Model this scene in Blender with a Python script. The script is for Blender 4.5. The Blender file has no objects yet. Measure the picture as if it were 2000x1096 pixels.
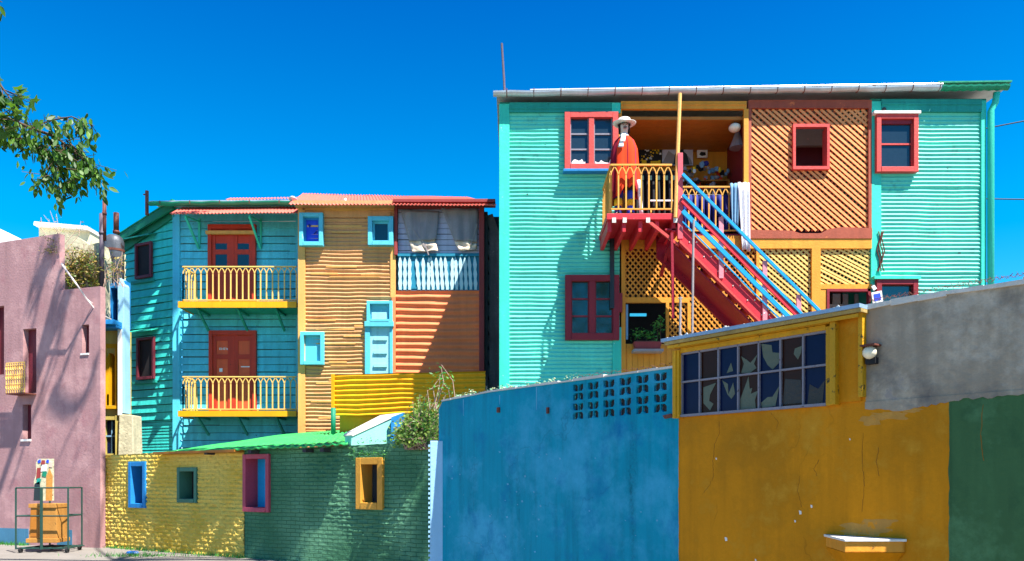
import bpy, math, random
from math import sin, cos, pi, radians as R, sqrt
from mathutils import Vector, noise
random.seed(7)
C = bpy.context.scene
COL = C.collection
# ---------------------------------------------------------------- camera, sky, sun, exposure
cam = bpy.data.cameras.new('camera'); camo = bpy.data.objects.new('camera', cam); COL.objects.link(camo)
EYE = 1.6
camo.location = (0, 0, EYE); camo.rotation_euler = (R(90), 0, 0)
cam.sensor_width = 36; cam.lens = 27; cam.shift_y = 0.1935; cam.clip_end = 3000; cam.clip_start = .05
C.camera = camo
w = bpy.data.worlds.new('World'); C.world = w; w.use_nodes = True
nt = w.node_tree; nt.nodes.clear()
sky = nt.nodes.new('ShaderNodeTexSky'); sky.sky_type = 'NISHITA'; sky.sun_disc = False
S = Vector((.42, -.42, 1)).normalized()
sky.sun_elevation = math.asin(S.z); sky.sun_rotation = math.atan2(S.x, S.y)
sky.air_density = 1.0; sky.dust_density = 0.0; sky.ozone_density = 4.0; sky.altitude = 1500
hs = nt.nodes.new('ShaderNodeHueSaturation'); hs.inputs['Saturation'].default_value = 1.45; hs.inputs['Hue'].default_value = .486
bg = nt.nodes.new('ShaderNodeBackground'); bg.inputs[1].default_value = .095
wo = nt.nodes.new('ShaderNodeOutputWorld')
# deep polarised blue: the sky darkens and loses green towards the zenith
tc = nt.nodes.new('ShaderNodeTexCoord'); sx_ = nt.nodes.new('ShaderNodeSeparateXYZ'); nt.links.new(tc.outputs['Generated'], sx_.inputs[0])
rp = nt.nodes.new('ShaderNodeValToRGB'); nt.links.new(sx_.outputs[2], rp.inputs[0])
e_ = rp.color_ramp.elements; e_[0].position = .30; e_[0].color = (.9, .98, 1, 1); e_[1].position = .56; e_[1].color = (1, .54, .90, 1)
e3 = rp.color_ramp.elements.new(.75); e3.color = (1.2, .62, .66, 1)
mx = nt.nodes.new('ShaderNodeMix'); mx.data_type = 'RGBA'; mx.blend_type = 'MULTIPLY'; mx.inputs[0].default_value = 1
nt.links.new(sky.outputs[0], hs.inputs['Color']); nt.links.new(hs.outputs[0], mx.inputs[6]); nt.links.new(rp.outputs[0], mx.inputs[7]); nt.links.new(mx.outputs[2], bg.inputs[0]); nt.links.new(bg.outputs[0], wo.inputs[0])
sl = bpy.data.lights.new('sun', 'SUN'); sl.energy = 5.0; sl.angle = R(.5); sl.color = (1, .95, .87)
so = bpy.data.objects.new('sun', sl); COL.objects.link(so); so.location = (10, -10, 30)
so.rotation_euler = S.to_track_quat('Z', 'Y').to_euler()
C.view_settings.view_transform = 'Standard'; C.view_settings.look = 'None'
C.view_settings.exposure = 1.48; C.view_settings.gamma = 1
C.cycles.max_bounces = 6; C.cycles.diffuse_bounces = 3; C.cycles.transparent_max_bounces = 8

# ---------------------------------------------------------------- helpers
F0, CX, HY = 1500., 1000., 935.
class Fr:
    def __init__(s, ox, oy, ux=1., uy=0.):
        l = math.hypot(ux, uy); s.o = (ox, oy); s.u = (ux/l, uy/l); s.n = (uy/l, -ux/l)
    def pt(s, u, d, z): return (s.o[0]+s.u[0]*u+s.n[0]*d, s.o[1]+s.u[1]*u+s.n[1]*d, z)
    def uz(s, px, py, d=0.):
        dx = (px-CX)/F0; p0 = (s.o[0]+s.n[0]*d, s.o[1]+s.n[1]*d)
        t = (p0[0]*s.n[0]+p0[1]*s.n[1])/(dx*s.n[0]+s.n[1])
        X, Y = dx*t, t
        return ((X-s.o[0])*s.u[0]+(Y-s.o[1])*s.u[1], EYE+(HY-py)/F0*t)
    def U(s, px, d=0): return s.uz(px, HY, d)[0]
def FY(y): return Fr(0, y)
def at(px, py, Y): return ((px-CX)/F0*Y, Y, EYE+(HY-py)/F0*Y)

class MB:
    def __init__(s, fr=None): s.v = []; s.f = []; s.fr = fr; s.sm = False
    def add(s, vs, fs):
        b = len(s.v); s.v += [tuple(p) for p in vs]; s.f += [tuple(b+i for i in q) for q in fs]
    def hexa(s, p):   # 8 points: bottom 4 (ccw), top 4
        s.add(p, [(0,3,2,1),(4,5,6,7),(0,1,5,4),(1,2,6,5),(2,3,7,6),(3,0,4,7)])
    def box(s, u0, u1, z0, z1, d0, d1, fr=None):
        f = fr or s.fr
        if u0 > u1: u0, u1 = u1, u0
        if z0 > z1: z0, z1 = z1, z0
        if d0 > d1: d0, d1 = d1, d0
        P = f.pt
        s.hexa([P(u0,d1,z0),P(u1,d1,z0),P(u1,d0,z0),P(u0,d0,z0),P(u0,d1,z1),P(u1,d1,z1),P(u1,d0,z1),P(u0,d0,z1)]); return s
    def px(s, x0, y0, x1, y1, d0, d1, fr=None):
        f = fr or s.fr; xm = (x0+x1)/2
        return s.box(f.U(x0), f.U(x1), f.uz(xm, y1)[1], f.uz(xm, y0)[1], d0, d1, f)
    def prism(s, pts, d0, d1, fr=None):   # pts (u,z)
        f = fr or s.fr; n = len(pts)
        ar = sum(pts[i][0]*pts[(i+1)%n][1]-pts[(i+1)%n][0]*pts[i][1] for i in range(n))
        if ar < 0: pts = pts[::-1]
        a = [f.pt(u, d1, z) for u, z in pts]; b = [f.pt(u, d0, z) for u, z in pts]
        s.add(a+b, [tuple(range(n)), tuple(range(2*n-1, n-1, -1))]+[(i, i+n, (i+1)%n+n, (i+1)%n) for i in range(n)]); return s
    def pxprism(s, pts, d0, d1, fr=None):
        f = fr or s.fr; return s.prism([f.uz(x, y) for x, y in pts], d0, d1, f)
    def bar(s, p, q, w_, h_, up=(0,0,1)):
        p = Vector(p); q = Vector(q); t = (q-p)
        if t.length < 1e-5: return s
        t.normalize(); up = Vector(up)
        if abs(t.dot(up)) > .97: up = Vector((0,-1,0))
        a = t.cross(up).normalized(); b = a.cross(t).normalized()
        c = [(-1,-1),(1,-1),(1,1),(-1,1)]
        s.hexa([p+a*(i*w_/2)+b*(j*h_/2) for i, j in c]+[q+a*(i*w_/2)+b*(j*h_/2) for i, j in c]); return s
    def tube(s, pts, r, n=8, r1=None, cap=True):
        pts = [Vector(p) for p in pts]; m = len(pts); rings = []
        for i, p in enumerate(pts):
            t = (pts[min(i+1, m-1)]-pts[max(i-1, 0)]).normalized()
            up = Vector((0,0,1)) if abs(t.z) < .9 else Vector((0,1,0))
            a = t.cross(up).normalized(); b = a.cross(t)
            rr = r if r1 is None else r+(r1-r)*i/(m-1)
            rings.append([p+a*(rr*cos(2*pi*k/n))+b*(rr*sin(2*pi*k/n)) for k in range(n)])
        vs = [v for g in rings for v in g]
        fs = [(i*n+k, i*n+(k+1)%n, (i+1)*n+(k+1)%n, (i+1)*n+k) for i in range(m-1) for k in range(n)]
        if cap: fs += [tuple(range(n-1, -1, -1)), tuple((m-1)*n+k for k in range(n))]
        s.add(vs, fs); return s
    def loft(s, rings, cap=True, closed=True):
        n = len(rings[0]); vs = [v for g in rings for v in g]; m = len(rings)
        fs = [(i*n+k, i*n+(k+1)%n, (i+1)*n+(k+1)%n, (i+1)*n+k) for i in range(m-1) for k in range(n if closed else n-1)]
        if cap: fs += [tuple(range(n-1, -1, -1)), tuple((m-1)*n+k for k in range(n))]
        s.add(vs, fs); return s
    def ball(s, c, rx, ry=None, rz=None, n=12):
        ry = ry or rx; rz = rz or rx
        return s.loft([[(c[0]+rx*sin(t)*cos(2*pi*k/n), c[1]+ry*sin(t)*sin(2*pi*k/n), c[2]-rz*cos(t)) for k in range(n)] for t in [pi*(i+.02)/(n//2+.04) for i in range(n//2+1)]])
    def corr(s, u0, u1, z0, z1, d, pitch, amp, nu=14, seg=8, wob=.2, sheet=.9, zt=None, seed=0, fr=None):
        # corrugated sheet: ribs run along u; wave along z
        f = fr or s.fr; nz = max(8, int((z1-z0)/pitch*seg)); vs = []
        for j in range(nz+1):
            z = z0+(z1-z0)*j/nz
            sh = int((z-z0)/sheet); off = (sh % 2)*.014+.003*noise.noise(Vector((sh*7.3, seed, 1)))
            for i in range(nu+1):
                u = u0+(u1-u0)*i/nu
                wv = noise.noise(Vector((u*.9+seed, z*.7, sh*3.1)))*wob*pitch+noise.noise(Vector((u*3+seed, z*2.3, 5)))*wob*.35*pitch
                dd = amp*sin(2*pi*(z-z0+wv)/pitch)+off+.012*noise.noise(Vector((u*1.4, z*1.1, seed+9)))
                zz = z if zt is None else min(z, zt(u))
                vs.append(f.pt(u, d+dd, zz))
        n = nu+1
        s.add(vs, [(j*n+i, j*n+i+1, (j+1)*n+i+1, (j+1)*n+i) for j in range(nz) for i in range(nu)]); s.sm = True; return s
    def clap(s, u0, u1, z0, z1, d, h=.2, proud=.025, seg=None, zt=None, jit=1., fr=None):
        f = fr or s.fr; z = z0; k = 0
        while z < z1-.01:
            zz = min(z+h, z1); a = u0; cuts = [u0]
            if seg: 
                while a < u1: a += seg*random.uniform(.5, 1.5); cuts.append(min(a, u1))
                if u1-cuts[-2] < .2 and len(cuts) > 2: cuts.pop(-2)
            else: cuts = [u0, u1]
            for a, b in zip(cuts, cuts[1:]):
                if zt:   # clip so the board stays under the sloping top
                    N = 24; us = [a+(b-a)*i/N for i in range(N+1)]; us = [u for u in us if zt(u) >= z+h*.3]
                    if len(us) < 2: continue
                    a, b = min(us), max(us)
                j1, j2, j3 = [random.uniform(-.006, .006)*jit for _ in range(3)]
                P = f.pt
                g_ = min(.016, h*.09)*random.uniform(.5, 1.5); s.hexa([P(a+.002,d+proud+j1,z+j2+g_),P(b-.002,d+proud+j1,z+j3+g_),P(b-.002,d-.02,z+j3+g_),P(a+.002,d-.02,z+j2+g_),
                        P(a+.002,d+.004,zz+j2-.002),P(b-.002,d+.004,zz+j3-.002),P(b-.002,d-.02,zz+j3-.002),P(a+.002,d-.02,zz+j2-.002)])
            z += h; k += 1
        return s
    def lattice(s, u0, u1, z0, z1, d, ang, sp, wd, th, hole=None, skip=0., jit=0., fr=None):
        f = fr or s.fr; a = R(ang); dx, dz = cos(a), sin(a); nx, nz = -dz, dx
        cs = [u*nx+z*nz for u in (u0, u1) for z in (z0, z1)]; c = min(cs)+sp/2
        def clip(px_, pz_, b):
            t0, t1 = -1e9, 1e9
            for p, dd, lo, hi in ((px_, dx, b[0], b[1]), (pz_, dz, b[2], b[3])):
                if abs(dd) < 1e-9:
                    if p < lo or p > hi: return None
                else:
                    x, y = sorted(((lo-p)/dd, (hi-p)/dd)); t0 = max(t0, x); t1 = min(t1, y)
            return (t0, t1) if t1 > t0+.01 else None
        while c < max(cs):
            cc = c+random.uniform(-1, 1)*jit
            p0 = (nx*cc, nz*cc); r = clip(p0[0], p0[1], (u0, u1, z0, z1)); c += sp
            if r is None or random.random() < skip: continue
            segs = [r]
            if hole:
                h = clip(p0[0], p0[1], hole)
                if h: segs = [(r[0], h[0]), (h[1], r[1])]
            for t0, t1 in segs:
                if t1-t0 < .03: continue
                A = (p0[0]+dx*t0, p0[1]+dz*t0); B = (p0[0]+dx*t1, p0[1]+dz*t1)
                o = (nx*wd/2, nz*wd/2)
                s.prism([(A[0]-o[0], A[1]-o[1]), (B[0]-o[0], B[1]-o[1]), (B[0]+o[0], B[1]+o[1]), (A[0]+o[0], A[1]+o[1])], d, d+th+random.uniform(-.002,.002), f)
        return s
    def wall(s, top, zb, holes, d0, d1, fr=None, sub=None):
        f = fr or s.fr
        def zt(u):
            for (a, za), (b, zb_) in zip(top, top[1:]):
                if a-1e-6 <= u <= b+1e-6: return za+(zb_-za)*(u-a)/max(b-a, 1e-9)
            return top[-1][1]
        us = sorted(set([round(u, 5) for u, _ in top]+[round(h[i], 5) for h in holes for i in (0, 1)]))
        us = [u for u in us if top[0][0]-1e-4 <= u <= top[-1][0]+1e-4]
        P = f.pt; cols = []
        for a, b in zip(us, us[1:]):
            m = (a+b)/2; hs_ = sorted((h[2], h[3]) for h in holes if h[0]-1e-4 <= m <= h[1]+1e-4)
            iv = []; z = zb
            for h0, h1 in hs_:
                if h0 > z: iv.append((z, h0))
                z = max(z, h1)
            iv.append((z, None)); cols.append((a, b, iv))
        def Z(z, u): return zt(u) if z is None else min(z, zt(u))
        for a, b, iv in cols:
            for z0, z1 in iv:
                A0, B0, A1, B1 = z0, z0, Z(z1, a), Z(z1, b)
                s.add([P(a,d1,A0),P(b,d1,B0),P(b,d1,B1),P(a,d1,A1)], [(0,1,2,3)])
                s.add([P(a,d0,A0),P(b,d0,B0),P(b,d0,B1),P(a,d0,A1)], [(3,2,1,0)])
                s.add([P(a,d1,A1),P(b,d1,B1),P(b,d0,B1),P(a,d0,A1)], [(0,1,2,3)])
                s.add([P(a,d1,A0),P(b,d1,B0),P(b,d0,B0),P(a,d0,A0)], [(3,2,1,0)])
        for h in holes:   # side reveals
            for u, o in ((h[0], 0), (h[1], 1)):
                q = [P(u,d1,h[2]),P(u,d0,h[2]),P(u,d0,h[3]),P(u,d1,h[3])]
                s.add(q, [(0,1,2,3) if o == 0 else (3,2,1,0)])
        for u, o in ((us[0], 0), (us[-1], 1)):
            q = [P(u,d1,zb),P(u,d0,zb),P(u,d0,zt(u)),P(u,d1,zt(u))]
            s.add(q, [(3,2,1,0) if o == 0 else (0,1,2,3)])
        return s
    EACH = {'corner_board','fascia_board','gallery_side_wall','joist','joist_end','gutter_bracket','deck_brace','baluster','shutter_block','slat','deck_post','red_post','rafter_end','blue_handrail','pale_slat','prop_stick','stringer','stacked_shutter','eave_board','limb_','dark_pane','sill','board','moulding','glazing_bar','pane','thin_pole','base_band','tread','canopy_fascia','reveal','roof_patch','arch_jamb','tank_band','loose_batten','rust_spot','curtain_scrap','band','chalk_marks','hole_patch','yellow_marks','plaster_crack_','ochre_frame_','kick_board','garment','dark_garment','green_collar','shoe','stocking_'}
    def islands(s):
        par = list(range(len(s.v)))
        def fd(i):
            while par[i] != i: par[i] = par[par[i]]; i = par[i]
            return i
        for f in s.f:
            a = fd(f[0])
            for i in f[1:]: par[fd(i)] = a
        g_ = {}
        for f in s.f: g_.setdefault(fd(f[0]), []).append(f)
        out = []
        for fs in g_.values():
            ix = sorted({i for f in fs for i in f}); mp = {i: k for k, i in enumerate(ix)}
            m = MB(s.fr); m.sm = s.sm; m.v = [s.v[i] for i in ix]; m.f = [tuple(mp[i] for i in f) for f in fs]; out.append(m)
        return out
    def build(s, name, m, parent=None, smooth=None, bevel=0, label=None):
        if name in s.EACH and parent is not None and len(s.v) < 3000:
            isl = s.islands()
            if 1 < len(isl) <= 60:
                obs = [x._build(name, m, parent, smooth, bevel, label) for x in isl]
                return obs[0]
        return s._build(name, m, parent, smooth, bevel, label)
    def _build(s, name, m, parent=None, smooth=None, bevel=0, label=None):
        root = parent
        while root is not None and root.parent is not None: root = root.parent
        o = root.location if root is not None else Vector((0,0,0))
        me = bpy.data.meshes.new(name); me.from_pydata([(x-o[0], y-o[1], z-o[2]) for x, y, z in s.v], [], s.f)
        me.validate(); me.update()
        if (s.sm if smooth is None else smooth):
            for p in me.polygons: p.use_smooth = True
        if isinstance(m, (list, tuple)):
            for x in m: me.materials.append(x)
        else: me.materials.append(m)
        ob = bpy.data.objects.new(name, me); COL.objects.link(ob)
        if parent is not None: ob.parent = parent
        if label: ob['label'] = label
        if bevel:
            b = ob.modifiers.new('bevel', 'BEVEL'); b.width = bevel; b.segments = 2; b.limit_method = 'ANGLE'
        return ob
def tag(o, label, cat, group=None, kind=None):
    if label: o['label'] = label
    if cat: o['category'] = cat
    if group: o['group'] = group
    if kind: o['kind'] = kind
    return o
def thing(name, label, cat, loc, group=None):
    o = bpy.data.objects.new(name, None); COL.objects.link(o); o.location = loc; o.empty_display_size = .3
    bpy.context.view_layer.update()
    return tag(o, label, cat, group)

# ---------------------------------------------------------------- materials
def lin(c):
    r = []
    for x in c:
        x = x/255.; r.append(x/12.92 if x <= .04045 else ((x+.055)/1.055)**2.4)
    return r
def pm(name, rgb, var=.14, rough=.65, chips=None, streak=.12, bump=.25, bs=28., ns=1.6, metal=0., k=1., spec=.3, wave=None, crack=0., mott=None, mott2=None):
    """painted surface: rgb 0-255 display colour; chips=(rgb, amount 0-1, scale)"""
    c = [min(.92, x*k) for x in lin(rgb)]
    m = bpy.data.materials.new(name); m.use_nodes = True; n = m.node_tree.nodes; L = m.node_tree.links
    b = n['Principled BSDF']; b.inputs['Roughness'].default_value = rough; b.inputs['Metallic'].default_value = metal
    b.inputs['Specular IOR Level'].default_value = spec
    g = n.new('ShaderNodeNewGeometry')
    def nz(sc, det=6, vec=None, rg=.6):
        t = n.new('ShaderNodeTexNoise'); t.inputs['Scale'].default_value = sc; t.inputs['Detail'].default_value = det; t.inputs['Roughness'].default_value = rg
        L.new(vec or g.outputs['Position'], t.inputs['Vector']); return t
    def ramp(src, a, b_):
        r = n.new('ShaderNodeMapRange'); r.inputs['From Min'].default_value = a; r.inputs['From Max'].default_value = b_; L.new(src, r.inputs['Value']); return r.outputs[0]
    def mix(fac, A, B, mode='MIX'):
        x = n.new('ShaderNodeMix'); x.data_type = 'RGBA'; x.blend_type = mode
        if isinstance(fac, (int, float)): x.inputs[0].default_value = fac
        else: L.new(fac, x.inputs[0])
        for s_, i in ((A, 6), (B, 7)):
            if isinstance(s_, (list, tuple)): x.inputs[i].default_value = (*s_[:3], 1)
            else: L.new(s_, x.inputs[i])
        return x.outputs[2]
    lo = [x*(1-var*1.3) for x in c]; hi = [min(.95, x*(1+var)+.01*var) for x in c]
    col = mix(ramp(nz(ns).outputs[0], .3, .7), lo, hi)
    if streak:
        mp = n.new('ShaderNodeMapping'); mp.inputs['Scale'].default_value = (5, 5, .35); L.new(g.outputs['Position'], mp.inputs[0])
        st = nz(1.5, 6, mp.outputs[0]); col = mix(ramp(st.outputs[0], .45, .8), col, [x*(1-streak*3.2) if streak < .3 else x*.1 for x in c])
    fine = nz(bs, 5)
    col = mix(ramp(fine.outputs[0], .35, .75), col, [x*(1-var*.9) for x in c])
    for mt_ in (mott, mott2):
        if mt_:
            cc, amt, sc = mt_; t = nz(sc, 8, rg=.68); col = mix(ramp(t.outputs[0], .62-amt*.25, .80-amt*.25), col, lin(cc))
    if chips:
        cc, amt, sc = chips; t = nz(sc, 9, rg=.7)
        col = mix(ramp(t.outputs[0], .74-amt*.3, .76-amt*.3), col, lin(cc))
    h = fine.outputs[0]
    if crack:
        wp = nz(1.3, 4); vm = n.new('ShaderNodeVectorMath'); vm.operation = 'MULTIPLY_ADD'; vm.inputs[1].default_value = (.8, .8, .8)
        L.new(wp.outputs['Color'], vm.inputs[0]); L.new(g.outputs['Position'], vm.inputs[2])
        vo = n.new('ShaderNodeTexVoronoi'); vo.feature = 'DISTANCE_TO_EDGE'; vo.inputs['Scale'].default_value = .55; L.new(vm.outputs[0], vo.inputs['Vector'])
        ck = ramp(vo.outputs['Distance'], .006, .0); msk = ramp(nz(.9, 3).outputs[0], .5, .62)
        mu = n.new('ShaderNodeMath'); mu.operation = 'MULTIPLY'; L.new(ck, mu.inputs[0]); L.new(msk, mu.inputs[1])
        mv = n.new('ShaderNodeMath'); mv.operation = 'MULTIPLY'; mv.inputs[1].default_value = crack; L.new(mu.outputs[0], mv.inputs[0])
        col = mix(mv.outputs[0], col, [x*.25 for x in c])
    L.new(col, b.inputs['Base Color'])
    if bump:
        bp = n.new('ShaderNodeBump'); bp.inputs['Strength'].default_value = bump; bp.inputs['Distance'].default_value = .02
        L.new(h, bp.inputs['Height']); L.new(bp.outputs[0], b.inputs['Normal'])
    return m
def brickmat(name, rgb, rgb2, fr, bump=1., rough_noise=1., chips=None, bw=.24, bh=.075, dist=.03, mo=.55, mh=.75):
    m = bpy.data.materials.new(name); m.use_nodes = True; n = m.node_tree.nodes; L = m.node_tree.links
    b = n['Principled BSDF']; b.inputs['Roughness'].default_value = .85; b.inputs['Specular IOR Level'].default_value = .08
    g = n.new('ShaderNodeNewGeometry')
    dt = n.new('ShaderNodeVectorMath'); dt.operation = 'DOT_PRODUCT'; dt.inputs[1].default_value = (fr.u[0], fr.u[1], 0); L.new(g.outputs['Position'], dt.inputs[0])
    sx = n.new('ShaderNodeSeparateXYZ'); L.new(g.outputs['Position'], sx.inputs[0])
    cb = n.new('ShaderNodeCombineXYZ'); L.new(dt.outputs['Value'], cb.inputs[0]); L.new(sx.outputs[2], cb.inputs[1])
    nw = n.new('ShaderNodeTexNoise'); nw.inputs['Scale'].default_value = 3.; nw.inputs['Detail'].default_value = 4; L.new(cb.outputs[0], nw.inputs['Vector'])
    ad = n.new('ShaderNodeVectorMath'); ad.operation = 'MULTIPLY_ADD'; ad.inputs[1].default_value = (.07, .05, 0); L.new(nw.outputs['Color'], ad.inputs[0]); L.new(cb.outputs[0], ad.inputs[2])
    br = n.new('ShaderNodeTexBrick'); br.inputs['Scale'].default_value = 1; br.inputs['Brick Width'].default_value = bw; br.inputs['Row Height'].default_value = bh
    br.inputs['Mortar Size'].default_value = .009; br.inputs['Mortar Smooth'].default_value = .6; br.inputs['Color1'].default_value = (.6,.6,.6,1); br.inputs['Color2'].default_value = (1,1,1,1); br.inputs['Mortar'].default_value = (0,0,0,1)
    L.new(ad.outputs[0], br.inputs['Vector'])
    fn = n.new('ShaderNodeTexNoise'); fn.inputs['Scale'].default_value = 9; fn.inputs['Detail'].default_value = 8; fn.inputs['Roughness'].default_value = .65; L.new(g.outputs['Position'], fn.inputs['Vector'])
    big = n.new('ShaderNodeTexNoise'); big.inputs['Scale'].default_value = .9; big.inputs['Detail'].default_value = 7; L.new(g.outputs['Position'], big.inputs['Vector'])
    hsum = n.new('ShaderNodeMath'); hsum.operation = 'MULTIPLY_ADD'; hsum.inputs[1].default_value = rough_noise; L.new(fn.outputs[0], hsum.inputs[0])
    rb = n.new('ShaderNodeRGBToBW'); L.new(br.outputs[0], rb.inputs[0])
    ms = n.new('ShaderNodeMapRange'); ms.inputs['From Max'].default_value = .6; ms.inputs['To Max'].default_value = mh; L.new(rb.outputs[0], ms.inputs[0]); L.new(ms.outputs[0], hsum.inputs[2])
    bp = n.new('ShaderNodeBump'); bp.inputs['Strength'].default_value = bump; bp.inputs['Distance'].default_value = dist; L.new(hsum.outputs[0], bp.inputs['Height']); L.new(bp.outputs[0], b.inputs['Normal'])
    def mixc(f, A, B, mode='MIX'):
        x = n.new('ShaderNodeMix'); x.data_type = 'RGBA'; x.blend_type = mode
        L.new(f, x.inputs[0]) if not isinstance(f, float) else setattr(x.inputs[0], 'default_value', f)
        for s_, i in ((A, 6), (B, 7)):
            if isinstance(s_, (list, tuple)): x.inputs[i].default_value = (*s_[:3], 1)
            else: L.new(s_, x.inputs[i])
        return x.outputs[2]
    def rg(src, a, c_):
        r = n.new('ShaderNodeMapRange'); r.inputs['From Min'].default_value = a; r.inputs['From Max'].default_value = c_; L.new(src, r.inputs['Value']); return r.outputs[0]
    col = mixc(rg(big.outputs[0], .35, .65), lin(rgb), lin(rgb2))
    sp = n.new('ShaderNodeTexNoise'); sp.inputs['Scale'].default_value = 14; sp.inputs['Detail'].default_value = 9; sp.inputs['Roughness'].default_value = .75; L.new(g.outputs['Position'], sp.inputs['Vector'])
    mort = mixc(rg(rb.outputs[0], .0, .5), [x*mo for x in lin(rgb)], col)
    col = mort
    if chips: col = mixc(rg(sp.outputs[0], chips[1], chips[1]+.02), col, lin(chips[0]))  # dark specks on yellow brick, painted sunlit bumps on green brick
    L.new(col, b.inputs['Base Color']); return m
def plain(name, rgb, rough=.5, metal=0., spec=.5, emit=0., alpha=None):
    m = bpy.data.materials.new(name); m.use_nodes = True; n = m.node_tree.nodes; L = m.node_tree.links; b = n['Principled BSDF']
    c = lin(rgb); b.inputs['Roughness'].default_value = rough; b.inputs['Metallic'].default_value = metal; b.inputs['Specular IOR Level'].default_value = spec
    t = n.new('ShaderNodeTexNoise'); t.inputs['Scale'].default_value = 18; t.inputs['Detail'].default_value = 5
    g = n.new('ShaderNodeNewGeometry'); L.new(g.outputs['Position'], t.inputs['Vector'])
    x = n.new('ShaderNodeMix'); x.data_type = 'RGBA'; L.new(t.outputs[0], x.inputs[0])
    x.inputs[6].default_value = (*[q*.8 for q in c], 1); x.inputs[7].default_value = (*[min(1, q*1.15) for q in c], 1); L.new(x.outputs[2], b.inputs['Base Color'])
    if emit: b.inputs['Emission Color'].default_value = (*c, 1); b.inputs['Emission Strength'].default_value = emit
    return m
def glass(name, rgb, rough=.06, spec=1.):
    m = plain(name, rgb, rough, 0, spec); m.node_tree.nodes['Principled BSDF'].inputs['IOR'].default_value = 1.5; return m
def leafmat(name, rgb, rgb2, trans=.35, sc=2.5):
    m = bpy.data.materials.new(name); m.use_nodes = True; n = m.node_tree.nodes; L = m.node_tree.links; b = n['Principled BSDF']
    g = n.new('ShaderNodeNewGeometry'); x = n.new('ShaderNodeMix'); x.data_type = 'RGBA'; L.new(g.outputs['Random Per Island'], x.inputs[0])
    x.inputs[6].default_value = (*lin(rgb), 1); x.inputs[7].default_value = (*lin(rgb2), 1); L.new(x.outputs[2], b.inputs['Base Color']); b.inputs['Roughness'].default_value = .5
    tr = n.new('ShaderNodeBsdfTranslucent'); L.new(x.outputs[2], tr.inputs[0]); ms = n.new('ShaderNodeMixShader'); ms.inputs[0].default_value = trans
    L.new(b.outputs[0], ms.inputs[1]); L.new(tr.outputs[0], ms.inputs[2]); L.new(ms.outputs[0], n['Material Output'].inputs[0]); return m

M = {}
M['pink'] = pm('pink_stucco', (172,130,131), .12, .85, ((150,110,112), .12, 3), .12, .35, 22, 1.2, crack=.35, mott=((190,148,146),.5,1.2), mott2=((160,112,116),.35,2.))
M['pinkblue'] = pm('blue_dado', (70,125,155), .15, .8)
M['turqc'] = pm('turquoise_corrugated', (80,200,178), .12, .45, ((70,120,110), .1, 5), .06, .12, 20, 1.5, k=1.15, spec=.4, mott=((80,196,176),.5,1.1), mott2=((60,140,124),.22,2.6))
M['turqt'] = pm('turquoise_trim', (52,196,170), .14, .55, ((180,225,210), .25, 6), .1, .2, k=1.1)
M['turqd'] = pm('turquoise_soffit_board', (30,150,135), .14, .6, ((20,70,65), .3, 8), .1, .25)
M['wood_t'] = pm('turquoise_clapboard', (92,214,234), .2, .6, ((25,85,90), .28, 5), .16, .35, 24, 1.1)
M['wood_g'] = pm('green_turquoise_gable_board', (60,212,202), .18, .6, ((20,90,80), .24, 6), .14, .35, 24, 1.1)
M['post_b'] = pm('blue_corner_board', (84,200,226), .16, .6, ((190,215,225), .2, 5), .1)
M['greenrake'] = pm('green_rake_board', (20,125,95), .18, .6, ((15,70,50), .3, 6))
M['redroof'] = pm('red_sheet_roof', (226,108,92), .14, .5, ((190,150,140), .2, 4), .1)
M['zinc'] = pm('galvanised_gutter', (190,196,202), .18, .35, ((120,85,75), .3, 3), .1, .1, metal=.35, spec=.6)
M['oldzinc'] = pm('old_zinc', (92,96,104), .3, .5, ((60,45,45), .35, 4), .2, .2, metal=.4)
M['greengut'] = pm('green_gutter', (20,140,105), .15, .45)
M['tan'] = pm('tan_boards', (212,156,104), .14, .65, ((140,100,60), .3, 6), .12, .3)
M['tant'] = pm('tan_trim', (226,168,92), .12, .65, ((150,105,60), .3, 8), .1, .25)
M['skyframe'] = pm('turquoise_window_frame', (92,190,212), .12, .5, ((200,230,235), .25, 8), .06)
M['paleblue'] = pm('pale_blue_door_paint', (150,210,222), .12, .55, ((110,160,175), .2, 8))
M['orange'] = pm('orange_corrugated', (250,134,84), .16, .5, ((150,60,40), .22, 5), .1, .15)
M['redpost'] = pm('dark_red_post', (150,58,56), .15, .6, ((100,40,40), .3, 8))
M['yel'] = pm('yellow_corrugated', (236,164,10), .12, .5, ((120,100,30), .12, 6), .08, .12)
M['yelpaint'] = pm('yellow_wood_paint', (232,164,26), .15, .6, ((110,85,30), .3, 8), .1)
M['olive_yel'] = pm('weathered_yellow_frame', (206,152,16), .2, .6, ((70,62,30), .42, 11), .1, .4)
M['rail'] = pm('cream_yellow_iron', (240,192,104), .12, .55, ((120,90,60), .2, 20), 0, .1)
M['railo'] = pm('ochre_iron', (216,158,66), .15, .55, ((110,80,50), .2, 20), 0, .1)
M['doorred'] = pm('red_brown_door', (200,60,36), .16, .5, ((110,40,30), .25, 7))
M['dooror'] = pm('orange_door_panel', (232,96,54), .16, .5, ((130,50,35), .2, 7))
M['winred'] = pm('brick_red_frame', (206,72,66), .14, .55, ((225,150,130), .22, 10), .08)
M['windark'] = pm('dark_red_frame', (136,34,44), .16, .5, ((200,80,70), .12, 10), .08)
M['maroon'] = pm('maroon_frame', (110,40,52), .15, .5)
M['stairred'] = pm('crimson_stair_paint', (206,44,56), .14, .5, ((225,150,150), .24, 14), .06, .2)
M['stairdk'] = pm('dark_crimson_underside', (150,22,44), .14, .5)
M['stairpink'] = pm('faded_rose_post', (206,84,96), .14, .6, ((240,220,220), .34, 12), 0, .2)
M['sky_rail'] = pm('sky_blue_rail', (22,150,208), .1, .45, ((190,220,235), .12, 14), 0, .1)
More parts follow.
